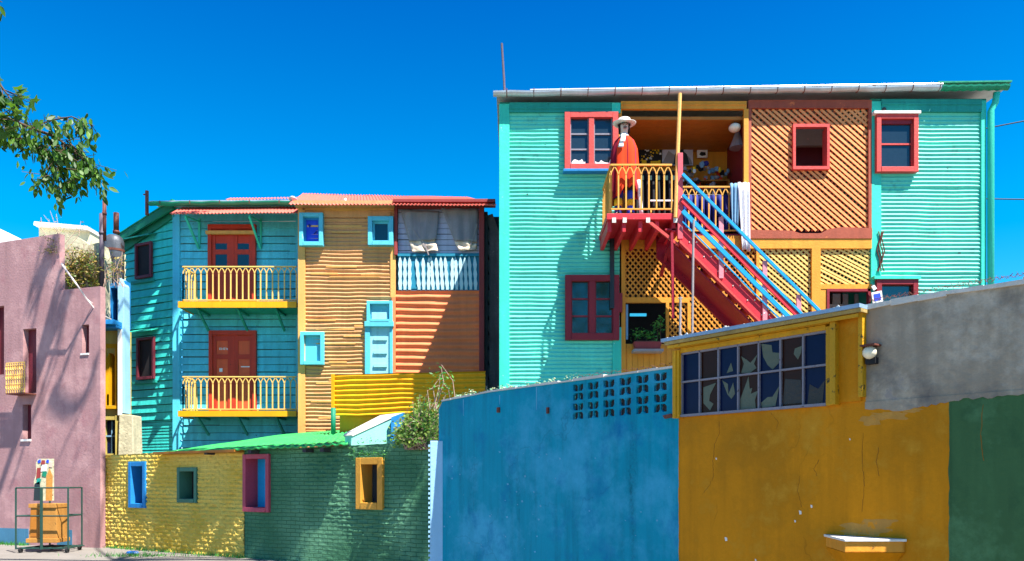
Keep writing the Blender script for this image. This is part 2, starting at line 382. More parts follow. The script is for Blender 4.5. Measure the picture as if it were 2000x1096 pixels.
M['pinkpost'] = pm('worn_pink_post', (216,130,140), .12, .6, ((240,225,225), .38, 14), 0, .2)
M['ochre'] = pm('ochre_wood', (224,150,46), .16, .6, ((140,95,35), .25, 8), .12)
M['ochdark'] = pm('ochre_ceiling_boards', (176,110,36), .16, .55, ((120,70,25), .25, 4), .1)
M['latbr'] = pm('orange_brown_lattice', (250,156,92), .15, .6, ((150,60,40), .3, 9), .06)
M['latback'] = pm('red_brown_lattice', (190,92,56), .15, .6)
M['latfr'] = pm('red_brown_lattice_frame', (160,76,52), .16, .6, ((205,110,60), .3, 4))
M['latoch'] = pm('ochre_lattice', (214,144,50), .15, .6, ((120,80,40), .2, 10))
M['latpale'] = pm('pale_yellow_lattice', (236,196,110), .12, .6, ((190,150,80), .2, 10))
M['bluewall'] = pm('blue_wall_paint', (0,146,176), .1, .6, ((90,160,190), .02, 5), .2, .2, 26, .7, crack=.3, spec=.1, mott=((60,160,196),.42,.9), mott2=((0,112,160),.4,1.7))
M['ochwall'] = pm('ochre_wall_paint', (206,132,14), .1, .55, ((225,215,180), .02, 2.6), .12, .22, 26, .8, crack=.5, spec=.1, mott=((172,112,14),.7,1.1), mott2=((206,146,40),.35,2.2))
M['grnwall'] = pm('green_wall_paint', (66,104,66), .1, .6, ((120,160,135), .05, 4), .1, .22, 26, .8, crack=.3, spec=.1, mott=((88,132,92),.4,1.4), mott2=((50,86,56),.5,1.9))
M['concrete'] = pm('grey_render', (172,158,140), .34, .85, ((150,140,132), .28, 1.6), .14, .8, 10, .9, crack=.6, spec=.1, mott=((206,196,182),.45,.8), mott2=((112,104,98),.5,1.5))
M['cap'] = pm('whitewashed_coping', (214,208,200), .2, .8, ((120,110,100), .3, 14), 0, .5)
M['blockshade'] = pm('painted_block_shade', (58,56,58), .2, .8)  # dark grey that paints the shade inside the block holes
M['bluescuff'] = pm('faded_blue_scuff', (96,170,204), .2, .7)
M['crackc'] = pm('dark_crack_line', (150,94,14), .2, .8)  # crack lines a little darker than the ochre paint
M['rubbed'] = pm('rubbed_ochre_patch', (196,140,60), .2, .7, ((206,132,14), .5, 9))
M['palepil'] = pm('pale_blue_pier', (150,196,226), .1, .7, ((110,160,195), .2, 8), .05, .3)
M['greenroof'] = pm('bright_green_roof', (56,178,92), .2, .5, ((150,205,160), .3, 5), .12, .4)
M['palet'] = pm('pale_turquoise_parapet', (140,214,196), .15, .7, ((90,140,120), .35, 9), .1, .4)
M['stone'] = pm('pale_rough_stone', (200,192,160), .22, .9, ((110,100,80), .4, 9), .1, .8, 14, 4)
M['cream'] = pm('cream_render', (236,222,180), .1, .85, ((180,160,120), .2, 3))
M['white'] = pm('white_paint', (232,228,222), .08, .7, ((170,160,150), .2, 6))
M['bluebld'] = pm('bright_blue_plaster', (30,130,196), .14, .7, ((120,180,220), .2, 5))
M['yelbld'] = pm('old_yellow_plaster', (196,176,92), .16, .8, ((120,110,60), .3, 6))
M['archyel'] = pm('deep_yellow_reveal', (214,158,10), .1, .6)
M['dkwood'] = pm('tarred_side_boards', (62,62,66), .3, .8, ((170,150,140), .3, 4), .1, .5)
M['flank'] = pm('weathered_flank_boards', (104,94,96), .4, .8, ((200,160,140), .3, 3), .2, .5)
M['cabinet'] = pm('dull_ochre_cabinet', (186,130,60), .2, .7, ((110,80,40), .35, 8), .15)
M['polegrey'] = pm('dull_grey_pole', (96,84,96), .2, .6)
M['tarp'] = pm('grey_tarpaulin', (150,144,150), .16, .8, ((170,160,160), .2, 3), .14, .3)
M['paletarp'] = pm('pale_sacking', (226,204,184), .16, .85, ((90,70,60), .25, 9), .1, .4)
M['plank'] = pm('pale_lilac_planks', (192,192,214), .14, .7, ((130,130,150), .2, 6))
M['picket'] = pm('pale_blue_pickets', (186,222,232), .12, .6, ((60,140,165), .28, 7), .1)
M['picketbk'] = pm('teal_picket_backing', (30,130,160), .15, .6)
M['rust'] = pm('rusty_iron', (110,62,50), .2, .7, ((60,35,35), .4, 9), .1, .3)
M['grey'] = pm('weathered_grey_pole', (150,140,140), .15, .6, ((200,150,150), .3, 12), 0)
M['dkgrey'] = pm('dark_steel', (40,52,58), .2, .5)
M['darkgreen'] = pm('dark_green_steel', (38,70,62), .2, .5, ((70,60,40), .2, 12), 0)
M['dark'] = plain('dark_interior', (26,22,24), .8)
M['black'] = plain('black_fabric', (22,22,26), .85)
M['glass'] = glass('window_glass', (34,50,62), .05, .6)
M['glassgrn'] = glass('green_tinted_glass', (32,52,44))
M['glassblue'] = plain('cobalt_glass', (4,18,58), .3, 0, .15)
M['glassbrown'] = plain('brown_glass', (48,20,8), .3, 0, .15)
M['glasslight'] = pm('grimy_broken_glass', (98,102,84), .2, .3, ((90,100,90), .3, 9), .1)
M['glassdim'] = pm('dusty_dark_glass', (60,50,46), .25, .3, ((110,100,96), .2, 9), .1)
M['muntin'] = pm('weathered_lilac_muntin', (132,128,140), .14, .6, ((80,64,60), .35, 14), 0)
M['layer'] = pm('weathered_layered_board', (176,150,90), .25, .7, ((60,50,40), .4, 12), .2, .6)
M['zincblue'] = pm('blue_grey_flashing', (150,178,206), .14, .45, ((215,190,200), .3, 7), .1, .5, metal=.2)
M['cloth'] = plain('white_cotton', (228,226,228), .9)
M['denim'] = plain('pale_blue_cloth', (110,150,180), .9)
M['poncho'] = plain('red_orange_poncho_wool', (222,66,34), .9, spec=.1)
M['ponchodk'] = plain('maroon_poncho_wool', (120,20,44), .9, spec=.1)
M['magenta'] = plain('magenta_wool', (180,30,90), .9, spec=.1)
M['navy'] = plain('navy_cotton', (24,36,120), .85)
M['royal'] = plain('royal_blue_cotton', (30,70,200), .85)
M['yelcloth'] = plain('yellow_cotton', (232,190,30), .85)
M['skin'] = plain('plaster_skin', (206,176,160), .6)
M['hat'] = plain('pale_felt_hat', (206,200,196), .9)
M['leaf'] = leafmat('plane_leaves', (22,72,20), (96,140,34), .4)
M['leafp'] = leafmat('crown_leaves', (30,76,24), (60,110,30), .3)
M['weed'] = leafmat('dry_weeds', (60,120,40), (150,170,80), .35)
M['ivy'] = leafmat('climber_leaves', (84,130,40), (190,150,80), .3)
M['grn'] = leafmat('potted_leaves', (36,110,44), (90,160,60), .3)
M['suc'] = leafmat('wall_top_succulents', (90,180,150), (200,190,140), .2)
M['bark'] = pm('bark', (92,74,58), .3, .9, None, .1, .6, 20)
M['twig'] = pm('dry_twig', (168,140,124), .2, .9, None, 0, .2)
M['ash'] = pm('bleached_branch', (226,210,206), .1, .8, None, 0, .2)
M['pave'] = pm('pavement_concrete', (128,122,116), .14, .9, ((90,86,80), .2, 6), 0, .5, 30, 1.5, crack=.8)
M['earth'] = pm('ground_earth', (118,112,100), .2, .95, None, 0, .5, 12, .6)
M['cable'] = plain('cable', (20,20,22), .7)
M['litter'] = plain('blue_plastic', (20,90,170), .4)
M['lampw'] = plain('cream_lamp_glass', (232,222,196), .35)
M['neon'] = plain('neon_tube', (60,190,235), .4, emit=.35)

# frames (real wall planes)
RH = FY(15.0); DK = FY(13.8); BK = FY(16.5)
TN = FY(19.5); BF = FY(19.9); RC = FY(20.85)
GB = Fr(-9.105, 20.85, .90, -.43)         # gable side wall; its corner is at u=0, the wall runs to negative u
OB = Fr(-9.6, 17.8, .86, -.51)        # low brick wall
PK = Fr(-9.35, 17.45, .944, -.33)       # pink building
FW = Fr(-1.13, 12.1, .629, -.777)       # foreground painted wall
BK_brick_y = brickmat('yellow_painted_brick', (244,212,110), (226,180,60), OB, 1., 1.6, ((80,50,46), .64), .24, .08, .05, .85, .2)
BK_brick_g = brickmat('green_painted_brick', (64,112,82), (98,146,114), OB, 1., .7, ((106,166,134), .635), .24, .075, .035, .85, .2)  # pale specks put the sunlight on brick bumps into the colour

def rough_wall(fr, tops, holes, hf, du=.022, dz=.018, zb=0.):
    m = MB(fr); u0, u1 = tops[0][0], tops[-1][0]
    def zt(u):
        for (a, za), (b, zb_) in zip(tops, tops[1:]):
            if a-1e-6 <= u <= b+1e-6: return za+(zb_-za)*(u-a)/(b-a)
        return tops[-1][1]
    def grid(lo, hi, step, marks):
        n = max(1, int((hi-lo)/step)); g_ = [lo+(hi-lo)*i/n for i in range(n+1)]
        for q_ in marks:
            if lo < q_ < hi: k = min(range(1, n), key=lambda i: abs(g_[i]-q_)); g_[k] = q_
        return g_
    us = grid(u0, u1, du, [h[i] for h in holes for i in (0, 1)]); zmax = max(z for _, z in tops); zs = grid(zb, zmax, dz, [h[i] for h in holes for i in (2, 3)])
    n = len(us); vs = []
    for z in zs:
        for u in us:
            zz = min(z, zt(u)+.012*noise.noise(Vector((u*9,0,3)))); vs.append(fr.pt(u, hf(u, zz), zz))
    fs = []
    for j in range(len(zs)-1):
        zc_ = (zs[j]+zs[j+1])/2
        for i in range(n-1):
            uc = (us[i]+us[i+1])/2
            if any(h[0] < uc < h[1] and h[2] < zc_ < h[3] for h in holes) or zs[j] > zt(uc): continue
            fs.append((j*n+i, j*n+i+1, (j+1)*n+i+1, (j+1)*n+i))
    m.add(vs, fs); return m
def window(fr, r, parent, mf, mp, fw=.08, th=.07, d=.0, cols=1, rows=1, mb=None, mull=None, name='window', pane='pane', label=None, barw=.03, sill=None):
    x0, y0, x1, y1 = r; xm = (x0+x1)/2
    u0, u1 = fr.U(x0), fr.U(x1); z0, z1 = fr.uz(xm, y1)[1], fr.uz(xm, y0)[1]
    m = MB(fr); m.box(u0, u0+fw, z0, z1, d, d+th); m.box(u1-fw, u1, z0, z1, d, d+th)
    m.box(u0+fw, u1-fw, z1-fw, z1, d, d+th-.002); m.box(u0+fw, u1-fw, z0, z0+fw*1.1, d, d+th+.008)
    if mull: um = (u0+u1)/2; m.box(um-mull/2, um+mull/2, z0+fw*1.1, z1-fw, d, d+th-.012)
    wd = m.build(name, mf, parent, bevel=.006, label=label)
    b = MB(fr); iu0, iu1, iz0, iz1 = u0+fw, u1-fw, z0+fw*1.1, z1-fw
    halves = [(iu0, (u0+u1)/2-mull/2), ((u0+u1)/2+mull/2, iu1)] if mull else [(iu0, iu1)]
    for a, c in halves:
        for i in range(1, cols): q = a+(c-a)*i/cols; b.box(q-barw/2, q+barw/2, iz0, iz1, d+.01, d+.034)
        for j in range(1, rows): q = iz0+(iz1-iz0)*j/rows; b.box(a, c, q-barw/2, q+barw/2, d+.008, d+.03)
        if mb: # sash
            b.box(a, a+.02, iz0, iz1, d+.012, d+.036); b.box(c-.02, c, iz0, iz1, d+.012, d+.036)
    if b.v: b.build('glazing_bar', mb or mf, wd)
    MB(fr).box(iu0-.01, iu1+.01, iz0-.01, iz1+.01, d-.01, d+.006).build(pane, mp, wd)
    if sill:
        MB(fr).box(u0-.03, u1+.03, z0-.05, z0-.001, d, d+th+.07).build('sill', sill, wd, bevel=.005)
    return wd
def rail_iron(m, fr, u0, u1, z0, z1, n, d=0, t=.026, feet=True):
    m.box(u0, u1, z1-.03, z1, d-.02, d+.02, fr); m.box(u0, u1, z0+.05, z0+.075, d-.015, d+.015, fr)
    sp = (u1-u0)/n; P = fr.pt; h = z1-z0; zs = z1-.03-min(.17, h*.22)
    for i in range(n+1):
        u = u0+i*sp
        m.bar(P(u, d, z0+.05), P(u, d, zs), t, t, (0,1,0))
        for sg in (-1, 1):
            v = u+sg*sp
            if v < u0-.01 or v > u1+.01: continue
            prev = (u, zs)
            for k in (1, 2, 3):
                a = k/3.; q = (u+sg*sp*.5*a**1.3, zs+(z1-.04-zs)*(a**.8))
                m.bar(P(prev[0], d, prev[1]), P(q[0], d, q[1]), t*.7, t*.7, (0,1,0)); prev = q
            m.bar(P(prev[0], d, prev[1]), P(prev[0]+sg*.02, d, z1-.02), t*.7, t*.7, (0,1,0))
    if feet:
        for u in (u0, u0+(u1-u0)*.33, u0+(u1-u0)*.66, u1): m.bar(P(u, d, z0), P(u, d, z0+.06), t, t, (0,1,0))
    return m

# ================================================================ SETTING
g = MB(); g.add([(-900,-900,0),(900,-900,0),(900,1500,0),(-900,1500,0)], [(0,1,2,3)])
tag(g.build('ground', M['earth']), 'earth and street surface', None, kind='structure')
g = MB(OB); g.prism([(0,0)]*0 or [(-30,.02),(30,.02),(30,.03),(-30,.03)], 0, 0) if 0 else None
pv = MB(); pv.hexa([(-30,4,.0),(6,4,.0),(6,24,.0),(-30,24,.0),(-30,4,.024),(6,4,.024),(6,24,.024),(-30,24,.024)])
tag(pv.build('pavement', M['pave']), 'cracked grey concrete pavement', None, kind='structure')

# ================================================================ RIGHT HOUSE (turquoise corrugated)
H = thing('corrugated_house', 'tall turquoise corrugated metal house with brown lattice bays, red windows and an open gallery', 'house', (4.8, 15, 0))
zg = lambda px: 1.6+(935-(196-(px-965)*.0155))/100.   # gutter line
m = MB(RH)
m.corr(-.05, 2.10, 1.4, 8.82, 0, .0795, .0125, 26, 8, .2, .84, seed=1)
m.build('left_metal_cladding'.replace('left_', ''), M['turqc'], H)
m = MB(RH).corr(7.18, 9.16, 1.4, 8.76, 0, .0795, .0125, 24, 8, .18, .84, seed=4); m.build('metal_cladding', M['turqc'], H)
m = MB(RH)
for x, y, q_ in ((1873,493,2.6),(1065,285,1.6),(1160,470,1.6),(1030,380,1.3),(1850,330,1.4),(1880,600,1.5)): m.px(x-q_, y-q_, x+q_, y+q_, .012, .018)
m.build('hole_patch', M['dkwood'], H)
m = MB(FY(14.93)).ball(at(1727,214,14.93), .045, .03, .045, 8); m.build('bird_hole_cap', M['dkwood'], H)
# body of the house behind the cladding
m = MB(); 
def wbox(m, x0, x1, y0, y1, z0, z1): m.hexa([(x0,y0,z0),(x1,y0,z0),(x1,y1,z0),(x0,y1,z0),(x0,y0,z1),(x1,y0,z1),(x1,y1,z1),(x0,y1,z1)]); return m
wbox(m, -.24, 2.08, 15.06, 24, 0, 8.98); wbox(m, 7.02, 9.3, 15.06, 24, 0, 9.05); wbox(m, 2.08, 7.02, 16.6, 24, 0, 9.02)
m.build('wall', M['turqd'], H)
m = MB(RH)
m.px(975, 205, 995, 980, -.05, .05); m.px(1196, 640, 1213, 960, -.02, .055); m.px(1194, 204, 1211, 224, -.02, .075)
m.px(1699, 200, 1719, 980, -.05, .05); m.px(1914, 198, 1924, 980, -.05, .045)
m.build('corner_board', M['turqt'], H, bevel=.006)
m = MB(RH).px(995, 203, 1194, 222, .0, .06); m.px(1719, 197, 1914, 221, 0, .06)
m.px(995, 213, 1194, 216, .06, .075); m.px(1719, 205, 1914, 208, .06, .075)
m.build('fascia_board', M['turqd'], H)
# roof + gutter
m = MB(); m.add([(-.3,14.85,9.05),(9.6,14.85,9.18),(9.6,24.2,9.6),(-.3,24.2,9.5),(-.3,14.85,9.09),(9.6,14.85,9.22),(9.6,24.2,9.64),(-.3,24.2,9.54)], [(0,3,2,1),(4,5,6,7),(0,1,5,4),(1,2,6,5),(2,3,7,6),(3,0,4,7)])
m.build('roof', M['zinc'], H)
def halfpipe(m, p, q, r, n=8):
    p = Vector(p); q = Vector(q); rings = []
    N = 26
    for i in range(N+1):
        c = p+(q-p)*i/N; c.z += .008*sin(i*1.9)
        o = [(c.x, c.y-r*cos(a), c.z-r*sin(a)) for a in [pi*k/n for k in range(n+1)]]
        inn = [(c.x, c.y-(r-.008)*cos(a), c.z-(r-.008)*sin(a)) for a in [pi*(n-k)/n for k in range(n+1)]]
        rings.append(o+inn)
    m.loft(rings, True); m.sm = False
m = MB(); halfpipe(m, (-.36,14.80,9.04), (8.25,14.80,9.155), .075)
m.tube([(0.33+.02,14.83,9.1),(4.2,14.83,9.16)], .022, 8); m.tube([(4.2,14.80,9.135),(8.3,14.80,9.20)], .03, 8)
gt = m.build('gutter', M['zinc'], H)
m = MB(); halfpipe(m, (8.26,14.80,9.15), (9.56,14.80,9.17), .08)
m.bar((8.2,14.82,9.23),(9.62,14.82,9.25), .1, .03); gt2 = m.build('gutter', M['greengut'], H, label='green end length of the gutter')
m = MB()
for i in range(17):
    x = -.1+i*.52; z = 9.045+.0133*(x+.36); m.tube([(x,14.72,z+.03),(x,14.72,z),(x,14.745,z-.06),(x,14.80,z-.085),(x,14.88,z-.06)], .009, 5)
m.build('gutter_bracket', M['rust'], gt)
m = MB().tube([(9.38,14.86,9.08),(9.38,14.9,8.9),(9.31,14.93,8.75),(9.31,14.93,1)], .06, 12); m.sm = True; m.build('downpipe', M['turqt'], H)
# windows
w1 = window(RH, (1102,224,1206,337), H, M['winred'], M['glass'], .11, .09, .04, 1, 3, M['muntin'], .10, sill=M['bluebld'])
w1['label'] = 'upper red double window with blue sill beside the gallery'
# laundry-like pale curtain scraps inside lower panes
w2 = window(RH, (1103,540,1208,666), H, M['windark'], M['glassgrn'], .12, .09, .04, 1, 3, M['windark'], .12)
w2['label'] = 'lower dark red six-pane double window'
w3 = window(RH, (1706,229,1787,341), H, M['winred'], M['glass'], .09, .1, .04, 1, 2, M['winred'])
MB(RH).px(1700, 224, 1790, 229, .03, .17).build('lintel', M['white'], w3)
MB(RH).px(1716, 238, 1777, 246, .05, .09).build('sash', M['windark'], w3)
w4 = window(RH, (1706,549,1787,640), H, M['windark'], M['glassgrn'], .1, .1, .04)
MB(RH).px(1700, 543, 1790, 549, .03, .17).build('lintel', M['turqt'], w4)
MB(RH).px(1203, 575, 1214, 612, .055, .12).build('shutter_block', M['windark'], H)
m = MB(RH); random.seed(88)
for (a_, b_) in ((1116,1143),(1162,1192)):
    pts = [(a_, 330), (b_, 330)]
    for k in range(9): x = b_+(a_-b_)*k/8; pts.append((x, 321-random.uniform(0, 9)))
    m.pxprism(pts, .047, .05)
m.build('curtain_scrap', M['cloth'], w1)
# open gallery: room shell
ZF = 6.38
m = MB(); wbox(m, 2.12, 6.9, 16.5, 16.58, 6.4, 9.0); m.build('gallery_back_wall', M['ochre'], H)
m = MB(); 
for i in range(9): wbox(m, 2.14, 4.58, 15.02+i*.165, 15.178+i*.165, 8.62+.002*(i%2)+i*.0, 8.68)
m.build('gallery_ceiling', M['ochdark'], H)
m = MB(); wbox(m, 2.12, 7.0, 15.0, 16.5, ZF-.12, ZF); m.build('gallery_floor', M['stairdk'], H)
m = MB(); wbox(m, 4.62, 4.70, 15.05, 16.5, ZF, 8.9); wbox(m, 2.08, 2.13, 15.05, 16.5, ZF, 8.9); m.build('gallery_side_wall', M['windark'], H)
m = MB(RH).px(1212, 201, 1456, 216, .0, .07); m.px(1212, 207, 1456, 209, .07, .085)
m.px(1451, 216, 1460, 468, .0, .07); m.px(1208, 216, 1214, 420, -.03, .04)
m.build('gallery_frame', M['ochre'], H)
# yellow tall pole
m = MB().tube([at(1319,425,13.75), at(1328,183,13.9)], .035, 8); m.build('gallery_pole', M['tant'], H)
# deck
D = MB(); wbox(D, 1.70, 2.98, 13.78, 15.0, ZF-.13, ZF-.02)
dk = D.build('deck', M['stairred'], H, bevel=.006)
m = MB()
for x in (1.72, 1.98, 2.28, 2.58, 2.88): wbox(m, x, x+.07, 13.84, 14.98, ZF-.33, ZF-.132)
m.build('joist', M['stairred'], dk)
m = MB()
for x in (1.83, 2.02, 2.44, 2.93): wbox(m, x-.035, x+.035, 13.765, 13.779, ZF-.19, ZF-.10)
m.build('joist_end', M['cap'], dk)
m = MB(); wbox(m, 1.9, 1.98, 14.86, 14.95, 4.9, ZF-.1); m.build('deck_post', M['dkgrey'], H, bevel=.004)
m = MB().bar((2.9,14.95,5.55),(2.9,13.95,ZF-.3), .06, .06); m.build('deck_brace', M['stairdk'], H)
# railings
m = rail_iron(MB(), DK, DK.U(1193), DK.U(1312), ZF, ZF+.87, 8)
SR = Fr(1.78, 15.0, 0, -1); rail_iron(m, SR, 0, 1.2, ZF, ZF+.87, 8)
m.build('deck_railing', M['railo'], H)
m = rail_iron(MB(), RH, RH.U(1332), RH.U(1450), ZF, ZF+.93, 9); m.build('gallery_railing', M['railo'], H)
# newel + stair
m = MB().px(1323, 300, 1333, 468, -.04, .04, DK); m.build('newel_post', M['stairpink'], H, bevel=.006)
def sx(px): return (px-1000)*.0092
def sz(py): return 1.6+(935-py)*.0092
ST = {}
x0, x1 = sx(1326), sx(1326)+4.0
zt0 = sz(432)
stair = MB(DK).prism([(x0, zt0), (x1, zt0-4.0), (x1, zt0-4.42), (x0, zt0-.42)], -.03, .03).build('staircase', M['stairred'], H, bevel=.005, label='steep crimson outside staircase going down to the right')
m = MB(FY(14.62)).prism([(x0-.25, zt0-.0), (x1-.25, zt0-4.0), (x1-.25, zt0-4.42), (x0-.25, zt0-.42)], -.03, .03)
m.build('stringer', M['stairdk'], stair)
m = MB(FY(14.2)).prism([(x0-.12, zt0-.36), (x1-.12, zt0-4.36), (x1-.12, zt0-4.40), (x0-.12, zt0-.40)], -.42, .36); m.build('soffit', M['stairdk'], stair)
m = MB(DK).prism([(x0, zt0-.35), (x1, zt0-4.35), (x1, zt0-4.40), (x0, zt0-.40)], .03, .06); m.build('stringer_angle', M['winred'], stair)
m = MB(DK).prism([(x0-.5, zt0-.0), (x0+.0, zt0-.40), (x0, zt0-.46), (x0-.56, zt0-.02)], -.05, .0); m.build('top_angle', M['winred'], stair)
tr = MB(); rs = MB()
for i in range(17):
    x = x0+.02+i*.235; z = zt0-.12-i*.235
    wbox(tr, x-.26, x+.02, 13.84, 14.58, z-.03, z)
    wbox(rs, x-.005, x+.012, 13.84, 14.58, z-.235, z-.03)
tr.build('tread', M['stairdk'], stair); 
bl = MB()
for i in range(30):
    x = x0+.05+i*.13; z = zt0-.13-i*.13
    for dz_, yy in ((0, 13.765), (-.13, 13.765)):
        if (i+int(dz_*10)) % 2 == 0: bl.ball((x, yy, z+dz_), .014, .012, .014, 6)
bl.build('bolt', M['cap'], stair)
m = MB()
def slope_rail(m, off, w_, h_, y=13.72, xa=1331, ln=3.1, dx=0.):
    xs = sx(xa); z = zt0+off-(xs-x0); m.bar((xs, y, z), (xs+ln, y, z-ln), w_, h_)
slope_rail(m, .86, .045, .05); slope_rail(m, .49, .04, .045); slope_rail(m, .20, .045, .075); slope_rail(m, .01, .02, .02)
m.build('blue_handrail', M['sky_rail'], stair)
m = MB(); slope_rail(m, .395, .035, .075, 13.735); m.build('red_rail', M['stairred'], stair)
m = MB()
for px_ in (1407, 1492, 1558): 
    x = sx(px_); z = zt0-(x-x0); wbox(m, x-.042, x+.042, 13.735, 13.77, z-.30, z+.80)
m.build('baluster', M['pinkpost'], stair, bevel=.005)
# hanging rod and thin poles
MB().bar(at(1312,455,13.78), at(1315,622,13.78), .045, .045).build('red_hanging_rod', M['stairdk'], H)
# lower storey: ochre bay
m = MB(RH).px(1213, 462, 1480, 486, -.02, .05); m.px(1213, 486, 1221, 900, -.02, .05); m.px(1221, 582, 1346, 592, -.02, .045)
m.px(1300, 592, 1306, 668, -.02, .045); m.px(1342, 592, 1348, 668, -.02, .045); m.px(1330, 468, 1700, 487, -.03, .06); m.px(1583, 487, 1600, 900, -.02, .07); m.px(1600, 557, 1700, 566, -.02, .07); m.px(1600, 566, 1614, 900, -.02, .06)
m.px(1476, 487, 1482, 900, -.02, .045)
m.build('ochre_frame', M['ochre'], H)
m = MB(RH); x = 2.13
while x < 4.8: m.box(x, x+.105, .5, RH.uz(0, 672)[1], -.01, .012); x += .11
m.build('ochre_board', M['ochre'], H)
m = MB(RH)
U, Z = RH.U, (lambda py: RH.uz(0, py)[1])
m.lattice(U(1221), U(1476), Z(592), Z(486), -.01, 50, .082, .030, .008); m.lattice(U(1221), U(1476), Z(592), Z(486), .0, -50, .082, .030, .010)
m.lattice(U(1346), U(1476), Z(700), Z(592), -.01, 50, .082, .030, .008); m.lattice(U(1346), U(1476), Z(700), Z(592), .0, -50, .082, .030, .010)
m.lattice(U(1306), U(1342), Z(668), Z(592), -.01, 50, .082, .030, .008); m.lattice(U(1306), U(1342), Z(668), Z(592), .0, -50, .082, .030, .010)
m.build('ochre_lattice', M['latoch'], H)
m = MB(RH)
m.lattice(U(1482), U(1583), Z(640), Z(487), -.012, 46, .08, .032, .008); m.lattice(U(1482), U(1583), Z(640), Z(487), .0, -40, .08, .040, .012)
m.lattice(U(1600), U(1699), Z(557), Z(484), -.012, 60, .08, .03, .008); m.lattice(U(1600), U(1699), Z(557), Z(484), .0, -28, .075, .038, .012, jit=.012)
m.build('pale_lattice', M['latpale'], H)
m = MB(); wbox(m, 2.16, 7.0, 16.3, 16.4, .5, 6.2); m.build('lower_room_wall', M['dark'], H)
m = MB(); wbox(m, 2.5, 6.6, 15.5, 15.55, 5.2, 5.25); 
m = MB(RH).px(1617, 566, 1696, 571, 0, .08); m.px(1612, 566, 1617, 640, 0, .08); m.px(1692, 566, 1697, 640, 0, .08); 
lw = m.build('lower_opening_frame', M['windark'], H)
m = MB(FY(15.6)); 
for k, (a, b_) in enumerate([(1625,1640),(1645,1655),(1668,1690)]): m.px(a, 575, b_, 640, 0, .04)
m.px(1610, 596, 1700, 603, .04, .08); m.build('stacked_shutter', M['grey'], lw)
# neon tube inside window opening
MB(FY(15.9)).px(1230, 613, 1262, 618, 0, .04).build('strip_light', M['neon'], H)
m = MB(RH).px(1222, 596, 1226, 664, .02, .05); m.build('curtain_edge', M['denim'], H)
# brown lattice bay
m = MB(RH).px(1460, 198, 1700, 214, -.02, .06); m.px(1460, 214, 1466, 452, -.02, .055); m.px(1694, 214, 1700, 452, -.02, .055)
m.pxprism([(1460,468),(1460,451),(1545,453),(1560,458),(1600,458),(1615,450),(1640,446),(1700,448),(1700,468)], .0, .075)
m.build('lattice_frame', M['latfr'], H)
hole = (U(1549), U(1614), Z(331), Z(249))
MB(RH).lattice(U(1466), U(1694), Z(451), Z(214), -.018, 52, .09, .036, .009, hole).build('back_lattice', M['latback'], H)
m = MB(RH).lattice(U(1466), U(1694), Z(451), Z(214), .0, -41, .088, .046, .014, hole, .035, .008)
m.lattice(U(1640), U(1694), Z(240), Z(214), -.004, 52, .082, .034, .008)
m.build('front_lattice', M['latbr'], H)
m = MB(RH).px(1546, 246, 1617, 252, .0, .09); m.px(1546, 328, 1617, 334, .0, .09); m.px(1546, 252, 1551, 328, .0, .09); m.px(1612, 252, 1617, 328, .0, .09)
m.px(1548, 252, 1552, 328, -.12, .0); m.px(1611, 252, 1615, 328, -.12, 0)
m.build('lattice_window_frame', M['winred'], H)
m = MB(); wbox(m, 4.72, 6.98, 16.25, 16.3, ZF, 8.8); m.build('inner_partition', M['maroon'], H)
m = MB(); wbox(m, 4.72, 6.98, 15.9, 16.0, 8.5, 9.0); m.build('inner_lintel', M['grey'], H)

# ---- things on / in the gallery
def picture(name, label, cat, rect, Y, m_bg, frame=None, art=None):
    f = FY(Y); t = thing(name, label, cat, at((rect[0]+rect[2])/2, rect[3], Y))
    MB(f).px(*rect, 0, .03).build('panel', m_bg, t, bevel=.003)
    if art: art(t, f)
    return t
def art1(t, f):
    random.seed(3); m = MB(f); m2 = MB(f)
    for i in range(46):
        x = random.uniform(1251, 1290); y = random.uniform(281, 322); r = random.uniform(.6, 1.8)
        (m if i % 3 else m2).px(x-r, y-r, x+r, y+r, .03, .036)
    m.px(1253, 314, 1262, 322, .03, .038); m.px(1270, 316, 1288, 322, .03, .038)
    m.build('yellow_marks', M['yelcloth'], t); m2.build('white_marks', M['cloth'], t)
picture('mural_board', 'dark board with small yellow and white dabs hanging behind the gallery rail', 'picture', (1248,279,1292,324), 16.42, M['black'], art=art1)
def art2(t, f):
    m = MB(f).pxprism([(1294,318),(1305,296),(1318,305),(1330,292),(1348,312),(1352,322),(1294,323)], .03, .034); m.build('grey_hills', M['tarp'], t)
    m = MB(f).pxprism([(1314,323),(1318,302),(1325,297),(1334,297),(1341,303),(1346,323)], .034, .04)
    m.pxprism([(1325,297),(1324,288),(1329,283),(1335,288),(1334,297)], .034, .04); m.build('dark_figure', M['dkgrey'], t)
picture('painting', 'large pale grey painting of a dark standing figure before hills on the ochre wall', 'picture', (1293,277,1353,324), 16.42, M['plank'], art=art2)
def art3(t, f): MB(f).pxprism([(1365,303),(1368,298),(1377,299),(1378,304),(1370,306)], .03, .036).build('dark_drawing', M['black'], t)
picture('small_print', 'small white framed print on the ochre gallery wall', 'picture', (1361,294,1381,309), 16.42, M['cloth'], art=art3)
